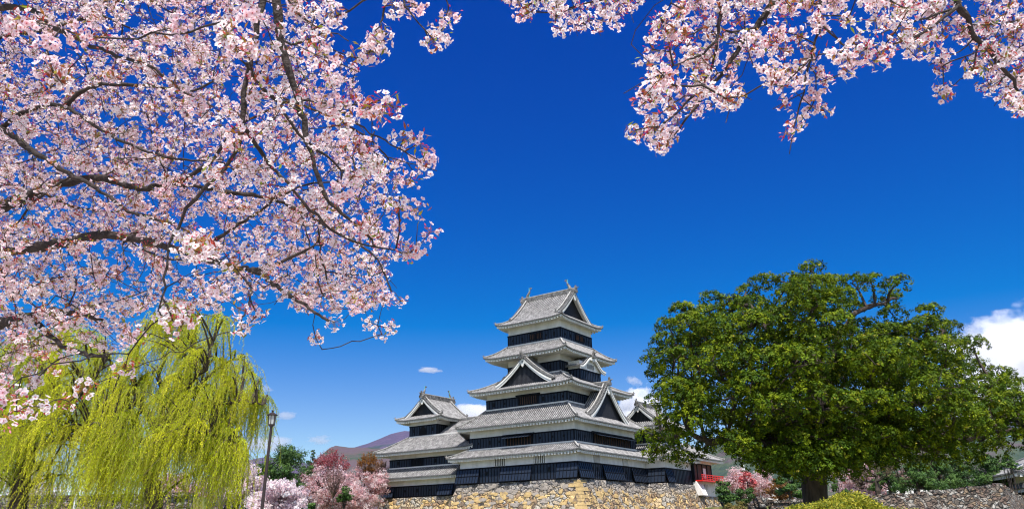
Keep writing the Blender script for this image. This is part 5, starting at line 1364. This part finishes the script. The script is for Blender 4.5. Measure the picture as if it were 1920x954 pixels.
    leaf_mesh('young_leaves', lc, unit(r.normal(size=(Kl, 3))), r.uniform(.022, .046, Kl), .32, palette(Kl, [(.38, .10, .03), (.45, .20, .03), (.30, .24, .03), (.22, .26, .03), (.42, .06, .04), (.30, .08, .03)], r, .15), M['soft_leaf'], root, r, .2)
    print(name, 'nodes', n, 'clusters', N, 'flowers', K, 'deficit', int((cov < tgt*.8).sum()))
    return root

# ---- the big cherry whose trunk stands just outside the left edge
LP = [(-85, -85), (640, -85), (640, 10), (618, 60), (640, 110), (675, 125), (672, 180), (700, 195), (690, 232), (668, 262), (705, 292), (742, 300), (748, 345), (730, 368), (728, 400), (752, 425), (790, 440), (770, 478), (722, 492), (722, 530), (742, 550), (722, 575), (690, 570), (655, 588), (600, 590), (560, 570), (510, 555), (470, 575), (430, 560), (400, 590), (350, 590), (300, 575), (260, 610), (238, 640), (205, 660), (175, 650), (140, 655), (100, 690), (60, 740), (0, 770), (-85, 780)]
LN = [(395, -85), (640, -85), (640, 10), (618, 60), (640, 110), (560, 250), (520, 330), (450, 260), (420, 120)]
GAPS = [(134, 75, 42, 24, .12), (100, 100, 26, 20, .2), (168, 100, 22, 16, .3), (215, 190, 26, 22, .15), (248, 232, 30, 20, .2), (315, 215, 34, 20, .2), (278, 17, 34, 20, .1), (322, 138, 32, 14, .2), (355, 295, 26, 16, .3), (309, 268, 20, 14, .3),
        (64, 396, 50, 18, .08), (226, 480, 46, 30, .15), (240, 530, 40, 26, .2), (283, 541, 34, 22, .2), (60, 570, 60, 18, .12), (158, 387, 26, 16, .3), (377, 413, 22, 24, .25), (345, 492, 22, 16, .3), (350, 540, 24, 20, .25), (460, 40, 14, 30, .3), (610, 45, 16, 20, .25), (555, 50, 14, 26, .5), (520, 590, 40, 10, .1), (655, 150, 14, 12, .3), (40, 190, 22, 12, .5), (200, 620, 40, 30, .55), (90, 650, 60, 50, .6), (30, 720, 60, 40, .5)]
TR = np.array([-8.2, 8.6, 0.0])
trunk_l = [([(-8.4, 8.7, -.3), (-8.2, 8.6, .8), (-7.9, 8.4, 1.9), (-7.4, 8.2, 3.0)], .40, .30),
           ([(-7.4, 8.2, 2.9), (-6.9, 8.0, 3.3), tuple(at(-60, 625, 7.6))], .15, .08),
           ([(-7.4, 8.2, 2.9), (-7.0, 8.0, 4.0), tuple(at(-80, 425, 7.6))], .15, .085),
           ([(-7.0, 8.0, 4.0), (-6.4, 7.4, 4.6), tuple(at(-80, 488, 7.0))], .11, .06),
           ([(-7.4, 8.2, 2.9), (-7.3, 7.4, 4.6), (-6.2, 6.2, 6.0), tuple(at(-60, 12, 5.0))], .20, .06),
           ([(-7.3, 7.4, 4.6), (-5.4, 5.6, 6.6), (-3.2, 4.2, 6.2), tuple(at(515, -160, 3.9)), tuple(at(516, -60, 3.9))], .16, .040),
           ([(-3.2, 4.2, 6.2), (-2.4, 3.6, 5.5), tuple(at(480, -170, 3.1)), tuple(at(496, -60, 3.05))], .06, .026),
           ([(-3.2, 4.2, 6.2), (-1.8, 3.4, 5.6), tuple(at(650, -200, 3.0)), tuple(at(712, -60, 2.9))], .04, .010),
           ([(-1.8, 3.4, 5.6), (-.9, 3.1, 5.1), tuple(at(760, -60, 2.9))], .02, .009),
           ([(-7.0, 8.0, 4.0), (-6.6, 7.3, 4.9), tuple(at(-60, 235, 6.2))], .12, .06)]
limbs_l = [([(496, -60), (492, 0), (479, 65), (463, 120), (457, 200), (456, 240), (441, 290), (405, 332), (350, 392), (325, 440), (311, 500), (307, 560), (326, 602)], (3.05, 3.3), .017, .0035),
           ([(461, 115), (490, 165), (525, 196), (560, 250), (598, 284), (640, 318), (668, 322)], (3.08, 3.5), .011, .004),
           ([(456, 240), (480, 268), (508, 310), (540, 345), (580, 392), (620, 430), (662, 452), (740, 468), (772, 476)], (3.15, 3.6), .011, .003),
           ([(516, -60), (520, 0), (525, 70), (545, 140), (560, 190), (574, 245), (590, 312), (612, 372), (642, 402), (690, 442), (702, 462)], (3.9, 4.4), .032, .006),
           ([(523, 62), (545, 84), (575, 75), (620, 62), (655, 74)], (3.9, 3.7), .009, .003),
           ([(525, 196), (560, 188), (600, 192), (660, 199), (708, 191)], (3.1, 3.0), .007, .003),
           ([(600, 205), (640, 210), (680, 240), (722, 266), (760, 285), (792, 305)], (3.2, 3.2), .006, .0025),
           ([(712, -60), (722, 10), (715, 40), (704, 62)], (2.9, 2.9), .006, .003),
           ([(760, -60), (758, 5), (775, 30), (803, 66)], (2.9, 2.9), .006, .003),
           ([(760, -60), (800, -30), (832, -5), (842, 20)], (2.9, 3.0), .006, .003),
           ([(-80, 425), (0, 390), (60, 366), (110, 345), (190, 335), (260, 352), (330, 345), (420, 360)], (7.6, 6.6), .080, .012),
           ([(-80, 488), (40, 468), (110, 458), (185, 441), (262, 449), (310, 463), (360, 476), (430, 498), (478, 508), (520, 538), (580, 578), (616, 601)], (7.0, 5.0), .055, .007),
           ([(478, 508), (530, 490), (580, 465), (605, 458)], (5.3, 5.2), .016, .006),
           ([(-60, 625), (0, 606), (30, 600), (62, 592), (100, 582), (150, 590), (195, 600)], (7.6, 6.8), .075, .012),
           ([(62, 592), (105, 640), (150, 660), (200, 668)], (7.3, 6.6), .03, .01),
           ([(-60, 12), (30, 16), (60, 18), (92, 48), (150, 76), (210, 102), (280, 125), (340, 168), (400, 200)], (5.0, 4.4), .026, .006),
           ([(120, 200), (155, 172), (200, 158), (290, 163), (350, 172), (400, 152)], (5.9, 5.6), .022, .008),
           ([(-60, 235), (0, 240), (60, 282), (120, 320), (190, 360), (250, 400), (330, 420)], (6.2, 5.6), .036, .007),
           ([(0, 240), (60, 205), (120, 200), (200, 250), (280, 285), (350, 300), (420, 300)], (6.1, 5.4), .022, .006),
           ([(330, 345), (400, 300), (440, 240), (520, 200)], (6.6, 6.2), .025, .008),
           ([(420, 360), (500, 370), (570, 400), (640, 440), (700, 480), (735, 545)], (6.6, 6.0), .022, .006),
           ([(360, 476), (420, 440), (480, 400), (560, 350), (640, 340)], (6.4, 6.2), .022, .006),
           ([(431, 498), (470, 540), (452, 600)], (5.5, 3.6), .010, .003)]
sing_l = [(430, 62, 2.7), (418, 42, 2.8), (445, 90, 2.75), (60, 40, 2.8), (88, 90, 2.8), (98, 132, 2.8), (95, 165, 2.9), (110, 150, 2.9), (628, 32, 3.0), (598, 97, 2.9), (618, 112, 2.9), (578, 88, 3.0), (600, 75, 3.0), (668, 110, 3.1), (690, 100, 3.1), (709, 78, 3.0), (722, 190, 2.8), (712, 215, 2.8), (737, 202, 2.8), (692, 200, 3.0), (786, 268, 3.2), (756, 262, 3.2), (796, 300, 3.3), (642, 201, 3.0), (636, 236, 3.0), (608, 198, 3.1), (545, 198, 3.0), (517, 92, 3.4), (494, 112, 3.1), (548, 20, 3.5), (686, 272, 3.6), (700, 302, 3.8), (776, 8, 2.9), (813, 76, 3.0), (846, 22, 3.0), (826, 60, 3.1), (740, 10, 2.9), (484, 185, 3.1), (716, 66, 3.0), (704, 95, 3.1),
          (748, 392, 3.4), (781, 392, 3.4), (762, 474, 3.4), (806, 436, 3.7), (780, 462, 3.5), (796, 312, 3.6), (768, 338, 3.8), (640, 362, 3.4), (732, 372, 3.5), (483, 320, 3.3), (592, 634, 5.2), (716, 626, 5.5), (752, 564, 5.8), (728, 562, 5.8), (694, 604, 5.6), (626, 604, 5.2), (735, 616, 5.6), (449, 579, 3.8), (483, 591, 4.2), (415, 545, 3.6), (453, 618, 4.2),
          (340, 612, 3.3), (352, 590, 3.3), (328, 596, 3.3), (310, 590, 3.5), (234, 690, 3.6), (160, 727, 4.4), (130, 753, 4.4), (13, 731, 3.0), (30, 745, 3.1), (74, 762, 4.0), (10, 787, 3.6), (45, 770, 3.8), (365, 470, 3.2), (440, 500, 3.3), (470, 470, 3.4), (395, 475, 3.3), (20, 60, 3.0)]
bloom('cherry_tree', 'old flowering cherry filling the upper left with pale pink blossom on dark limbs', trunk_l, limbs_l,
      [(LP, (5.0, 9.6), 1.95), (LN, (3.6, 7.5), 1.7)], sing_l, 101, GAPS, base_loc=(-8.2, 8.6))

# ---- the cherry on the right, trunk outside the right edge
trunk_r = [([(5.6, 3.4, -.3), (5.5, 3.4, .9), (5.3, 3.5, 2.0), (5.0, 3.6, 2.9)], .27, .20),
           ([(5.0, 3.6, 2.8), (4.6, 3.9, 4.0), (3.6, 4.2, 5.1), tuple(at(1560, -160, 3.8)), tuple(at(1490, -60, 3.7))], .15, .034),
           ([(5.0, 3.6, 2.8), (4.4, 3.5, 4.2), (3.3, 3.6, 5.0), tuple(at(1810, -160, 3.5)), tuple(at(1785, -60, 3.5))], .12, .026),
           ([(3.6, 4.2, 5.1), (2.3, 3.9, 5.6), tuple(at(1420, -190, 3.6)), tuple(at(1352, -60, 3.5))], .05, .014),
           ([(3.3, 3.6, 5.0), (2.2, 3.4, 5.1), tuple(at(1560, -150, 3.3)), tuple(at(1540, -60, 3.3))], .04, .014),
           ([(2.3, 3.9, 5.6), (1.4, 3.8, 5.6), tuple(at(1300, -130, 4.2)), tuple(at(1240, -60, 4.3))], .03, .012),
           ([(5.0, 3.6, 2.9), (4.0, 4.4, 3.9), tuple(at(2020, 10, 4.6)), tuple(at(1985, 40, 4.5))], .07, .016)]
limbs_r = [([(1490, -60), (1455, 0), (1432, 32), (1420, 52), (1395, 72), (1378, 105), (1358, 132), (1330, 165), (1300, 207), (1275, 240), (1248, 274)], (3.7, 4.0), .024, .0035),
           ([(1352, -60), (1350, 15), (1346, 60), (1341, 105), (1325, 150), (1298, 178), (1268, 212), (1235, 235), (1192, 246)], (3.5, 3.6), .011, .003),
           ([(1420, 52), (1370, 62), (1335, 45), (1300, 62), (1280, 75)], (3.7, 3.5), .008, .003),
           ([(1345, 70), (1320, 100), (1290, 112), (1255, 130)], (3.5, 3.4), .007, .003),
           ([(1540, -60), (1536, 10), (1534, 60), (1526, 95), (1512, 140), (1503, 190), (1490, 228)], (3.3, 3.4), .010, .003),
           ([(1534, 40), (1560, 65), (1590, 85), (1640, 80)], (3.3, 3.0), .006, .003),
           ([(1785, -60), (1796, 10), (1812, 32), (1830, 68), (1860, 100), (1890, 140), (1912, 178), (1930, 215)], (3.5, 3.7), .022, .006),
           ([(1797, 12), (1752, 48), (1700, 78), (1668, 84), (1650, 98)], (3.5, 3.2), .009, .003),
           ([(1797, 12), (1740, 32), (1690, 46), (1650, 62)], (3.5, 3.3), .007, .003),
           ([(1985, 40), (1930, 45), (1885, 62), (1845, 80)], (4.5, 4.2), .013, .004),
           ([(1985, 40), (1950, 100), (1900, 130), (1870, 160)], (4.5, 4.3), .010, .004),
           ([(1835, 80), (1825, 130), (1800, 150), (1770, 168)], (3.6, 3.7), .005, .002),
           ([(1830, 68), (1800, 95), (1772, 105)], (3.6, 3.6), .005, .002),
           ([(1240, -60), (1185, -18), (1120, 3), (1060, 17), (1010, 26), (972, 14)], (4.3, 4.6), .010, .003),
           ([(1185, -18), (1170, 10), (1156, 28)], (4.3, 4.2), .004, .002)]
RA = [(1212, 100), (1215, 60), (1222, 25), (1262, 18), (1290, -10), (1290, -85), (1600, -85), (1590, 0), (1562, 18), (1545, 30), (1562, 60), (1520, 90), (1515, 125), (1490, 150), (1475, 160), (1452, 140), (1430, 110), (1412, 120), (1418, 158), (1385, 170), (1380, 200), (1350, 205), (1318, 212), (1300, 245), (1268, 260), (1240, 282), (1216, 268), (1206, 250), (1222, 222), (1205, 195), (1206, 150), (1215, 130)]
RD = [(1640, -85), (2010, -85), (2010, 260), (1925, 222), (1888, 212), (1882, 180), (1850, 172), (1825, 155), (1800, 138), (1800, 100), (1815, 70), (1798, 45), (1775, 58), (1728, 102), (1690, 95), (1684, 60), (1650, 48), (1650, 10)]
RC = [(945, -85), (1215, -85), (1208, 12), (1180, 20), (1150, 30), (1128, 42), (1085, 46), (1020, 40), (975, 28), (950, 8)]
sing_r = [(1157, 48, 4.2, .06), (1240, 38, 3.2), (1262, 52, 3.2), (1245, 50, 3.3), (1245, 145, 3.2), (1262, 160, 3.2), (1240, 155, 3.3), (1360, 185, 3.3), (1372, 190, 3.3), (1352, 172, 3.4), (1190, 248, 3.6, .05), (1200, 258, 3.7, .04), (1240, 272, 4.0), (1228, 262, 4.0),
          (1530, 140, 3.5, .055), (1466, 162, 3.2), (1448, 140, 3.1), (1440, 128, 3.1), (1472, 192, 3.5, .05), (1530, 182, 3.5), (1545, 208, 3.6, .05), (1522, 200, 3.5, .05), (1505, 222, 3.5, .05), (1488, 240, 3.4, .05), (1475, 250, 3.4, .05), (1495, 132, 3.4, .04), (1550, 150, 3.5, .045),
          (1575, 98, 2.8), (1600, 82, 2.8), (1625, 92, 2.8), (1650, 102, 3.0), (1592, 112, 2.8), (1640, 114, 3.0), (1612, 100, 2.8), (1588, 134, 3.2, .05), (1655, 90, 3.1),
          (1690, 30, 3.4), (1700, 88, 3.5), (1725, 92, 3.5), (1768, 62, 3.5, .05), (1762, 112, 3.6), (1768, 124, 3.6, .05), (1764, 165, 3.7), (1770, 182, 3.7, .05), (1575, 30, 3.3, .05), (1590, 38, 3.3, .05), (1468, 60, 3.3), (1452, 80, 3.3), (1700, 8, 3.3), (1015, 0, 4.6)]
bloom('cherry_tree', 'nearer flowering cherry reaching in from the upper right on thin drooping twigs', trunk_r, limbs_r,
      [(RA, (3.2, 4.8), 1.08), (RD, (3.3, 5.2), 1.08), (RC, (4.0, 5.2), 1.3)], sing_r, 202, [(1320, 20, 24, 14, .3), (1420, 95, 16, 14, .4), (1520, 20, 24, 20, .4), (1400, 140, 16, 14, .4), (1310, 90, 16, 12, .6), (1840, 40, 14, 20, .5), (1720, 20, 20, 12, .5), (1660, 20, 14, 20, .6), (1940, 60, 30, 20, .6)], base_loc=(5.5, 3.4), near_=.85)
# ------------------------------------------------------------------ lamp post
def lamp_post():
    Y = 15.5; top = at(512, 770, Y); b = at(490.5, 960, Y); d = (top-b)/(top[2]-b[2]); foot = b-d*b[2]
    root = empty('street_lamp', tuple(foot), 0, 'slim dark brown lamp post with a glazed lantern head, leaning slightly', 'street lamp')
    P = lambda z: tuple((d*z)[:2])+(z,)
    k = np.linalg.norm(top-CAMP)/FPX; H = top[2]
    met = mat('dark_brown_metal', (.016, .009, .009), .5, (.026, .015, .013), 8, 4, spec=.5)
    zl = H-.02-k*48*1.0+.0                                            # foot of the lantern
    zb = H-k*23.5/cos(radians(12))
    mb = MB(); mb.tube([P(0), P(.06), P(.5), P(.55), P(zb-.02)], [.15, .12, .08, .040, .026], 12); mb.build('pole', met, root, False)
    mb = MB(); c = Vector(P(zb)); w = .105
    def ring(z, r_): return [(c.x+r_*cos(pi/6+pi/3*i), c.y+r_*sin(pi/6+pi/3*i), c.z+z) for i in range(6)]
    hgt = k*16
    rows = [ring(-.035, .035), ring(-.01, .062), ring(.012, .066)]
    for i in range(len(rows)-1): mb.poly(rows[i]+rows[i+1], [[j, (j+1) % 6, 6+(j+1) % 6, 6+j] for j in range(6)])
    mb.poly(rows[0]+rows[2], [list(range(6))[::-1], list(range(6, 12))])
    r0, r1 = ring(.012, .060), ring(hgt, .072)
    for i in range(6): mb.beam([r0[i], r1[i]], .012, .012)
    mb.build('lantern_frame', met, root)
    mb = MB(); a, b_ = ring(.014, .056), ring(hgt-.002, .068); mb.poly(a+b_, [[j, (j+1) % 6, 6+(j+1) % 6, 6+j] for j in range(6)])
    mb.build('lantern_glass', mat('frosted_lantern_glass', (.62, .66, .66), .25, spec=.5, transl=.4), root)
    mb = MB(); rr = [ring(hgt, .108), ring(hgt+.014, .110), ring(hgt+.045, .060), ring(hgt+.062, .028), ring(hgt+.072, .014)]
    for i in range(len(rr)-1): mb.poly(rr[i]+rr[i+1], [[j, (j+1) % 6, 6+(j+1) % 6, 6+j] for j in range(6)])
    mb.poly(rr[0]+rr[-1], [list(range(6))[::-1], list(range(6, 12))])
    mb.tube([(c.x, c.y, c.z+hgt+.07), (c.x, c.y, c.z+hgt+.085), (c.x, c.y, c.z+hgt+.10), (c.x, c.y, c.z+hgt+.115)], [.010, .022, .022, .006], 8)
    mb.build('lantern_cap', met, root)
lamp_post()

# ------------------------------------------------------------------ gatehouse at the right edge
def gatehouse():
    c = at(1968, 905, 88.0); root = empty('gatehouse', (c[0], 88.0, 4.3), radians(-14), 'white-walled gatehouse with grey tiled roofs cut off by the right picture edge', 'gatehouse')
    M['slate'] = M['tile']
    def z(py): return at(1900, py, 86.0)[2]-4.3
    # wide hipped main roof over white wall, dark lower band with a lean-to roof
    W0 = (-3.0, 14, -3.0, 9.0)
    P, B = MB(), MB(); P.box(*W0, z(905), z(868)); P.build('wall', M['plaster'], root)
    B.box(W0[0]-.06, W0[1]+.06, W0[2]-.06, W0[3]+.06, -8, z(903)); B.build('boarding', [M['black'], M['batten']], root)
    R, E = MB(), MB(); skirt(R, E, (-5.0, 16, -5.0, 11), (1.2, 10, 2.6, 3.6), z(888), z(843), .15, .3, 3, wall=W0); R.beam([(1.2, 3.1, z(843)+.25), (10, 3.1, z(843)+.25)], .5, .7, 2)
    r = R.build('roof', RT, root); E.build('eave', ET, r)
    R, E = MB(), MB(); skirt(R, E, (-4.0, 15, -4.4, 10), (-2.9, 14, -2.9, 9), z(915), z(903), .1, .1, 3, wall=W0); r = R.build('lower_roof', RT, root); E.build('eave', ET, r)
    mb = MB(); mb.box(-2.6, 13, -3.2, -2.98, z(931), z(918)); 
    w = mb.build('window', M['plaster'], root); mb = MB()
    for i in range(20): mb.box(-2.4+i*.75, -2.2+i*.75, -3.26, -3.2, z(930), z(919))
    mb.build('lattice', M['batten'], w)
gatehouse()

# ------------------------------------------------------------------ small far things
M['tent'] = mat('white_canvas', (.82, .83, .85), .7, (.70, .71, .73), 2, 4)
for px, w, pt, lb in ((1690, 38, 906, 'white canvas tent with a low rounded top beyond the grass bank'), (1718, 26, 908, 'smaller white canvas tent to the right of the rounded one')):
    y = 100.0; a = at(px-w/2, 924, y); b = at(px+w/2, 924, y); t = at(px, pt, y); wd = b[0]-a[0]; bz = 4.3
    root = empty('tent', ((a[0]+b[0])/2, y, bz), 0, lb, 'tent'); mb = MB(); n = 10; rows = []
    for i in range(n+1):
        s = i/n; x = (s-.5)*wd; zz = (t[2]-bz)*(sin(pi*s))**.6*.35+(t[2]-bz)*.65 if 0 < i < n else (t[2]-bz)*.6
        rows.append([(x, -1.2, 0), (x, -1.2, zz*.9), (x, 0, zz), (x, 1.2, zz*.9), (x, 1.2, 0)])
    grid_faces(mb, rows, 0); mb.build('canvas', M['tent'], root)
    mb = MB()
    for x in (-wd/2, wd/2): mb.tube([(x, -1.25, 0), (x, -1.25, (t[2]-bz)*.6)], .03, 6)
    mb.build('poles', M['batten'], root)
def far_house(px, pt, pb, w, y, label, roofc='tile_dark'):
    a, b = at(px-w/2, pb, y), at(px+w/2, pb, y); t = at(px, pt, y); W = b[0]-a[0]; base = 0.0
    root = empty('house', ((a[0]+b[0])/2, y, base), radians(8), label, 'house'); mb = MB(); mb.box(-W/2, W/2, -W*.3, W*.3, 0, t[2]*.88); mb.build('wall', M['plaster'], root)
    mb = MB(); mb.prism([(-W*.56, t[2]*.87), (W*.56, t[2]*.87), (0, t[2]+.0)], (0, -W*.34, 0), (1, 0, 0), (0, 0, 1), (0, W*.68, 0)); mb.build('roof', M[roofc], root)
    for i in (-1, 0, 1):
        mb = MB(); mb.box(W*.28*i-W*.07, W*.28*i+W*.07, -W*.3-.05, -W*.3+.02, t[2]*.72, t[2]*.82); mb.build('window', M['dark'], root)
far_house(1446, 892, 940, 26, 320, 'small far white house right of the pink cherry under the evergreen')
far_house(1434, 900, 940, 14, 260, 'narrow far house half behind the pink blossom')
def tower():
    y = 900.0; t = at(1393, 868, y); root = empty('radio_mast', (t[0], y, 0), 0, 'thin white mast far away against the green hillside', 'mast')
    mb = MB(); mb.tube([(0, 0, 0), (0, 0, t[2]*.86), (0, 0, t[2])], [2.4, 2.0, .6], 8); mb.build('shaft', M['tent'], root)
    mb = MB(); mb.tube([(0, 0, t[2]*.62), (0, 0, t[2]*.66)], 4, 10); mb.build('platform', M['tent'], root)
tower()
def rail():
    y = 58.0; root_p = at(141, 935, y); root = empty('signpost', (root_p[0], y, 0), 0, 'white T-shaped rail post seen through the left willow above the rubble wall', 'post')
    k = np.linalg.norm(root_p-CAMP)/FPX; z0, z1 = at(139, 940, y+4)[2], at(141, 917, y)[2]
    mb = MB(); mb.tube([(0, 0, -1), (.05, 0, z1)], .10, 8); mb.build('post', M['tent'], root)
    mb = MB(); mb.beam([(-k*36, 0, z1-.05), (k*12, .2, z1-.12)], .14, .16); mb.build('crossbar', M['tent'], root)
rail()
# stone knob and rail of the wall end right of the castle
mb = MB(); R_ = random.Random(9)
c = at(1427, 935, 71.0)
for i in range(34):
    s = R_.uniform(.3, .62); x, yy, zz = R_.uniform(-1.2, 1.2), R_.uniform(-.8, .8), R_.uniform(0, 1)
    w_ = 1.25-.45*zz; pv = []
    for a in (-1, 1):
        for b in (-1, 1):
            for d in (-1, 1): pv.append((x*w_+a*s*R_.uniform(.6, 1), yy*w_+b*s*R_.uniform(.6, 1), zz*(c[2]-1.0)*1.12+d*s*.6*R_.uniform(.6, 1)+.6))
    mb.poly(pv, [(0, 1, 3, 2), (4, 6, 7, 5), (0, 4, 5, 1), (2, 3, 7, 6), (0, 2, 6, 4), (1, 5, 7, 3)])
o = mb.build('stone_pile', M['stone_grey']); o.location = (c[0], 70.6, 0); tag(o, 'heap of big rounded stones ending the low wall left of the evergreen trunk', 'stone pile')
mb = MB(); p0 = at(1339, 930, 78.0); p1 = at(1362, 953, 74.0)
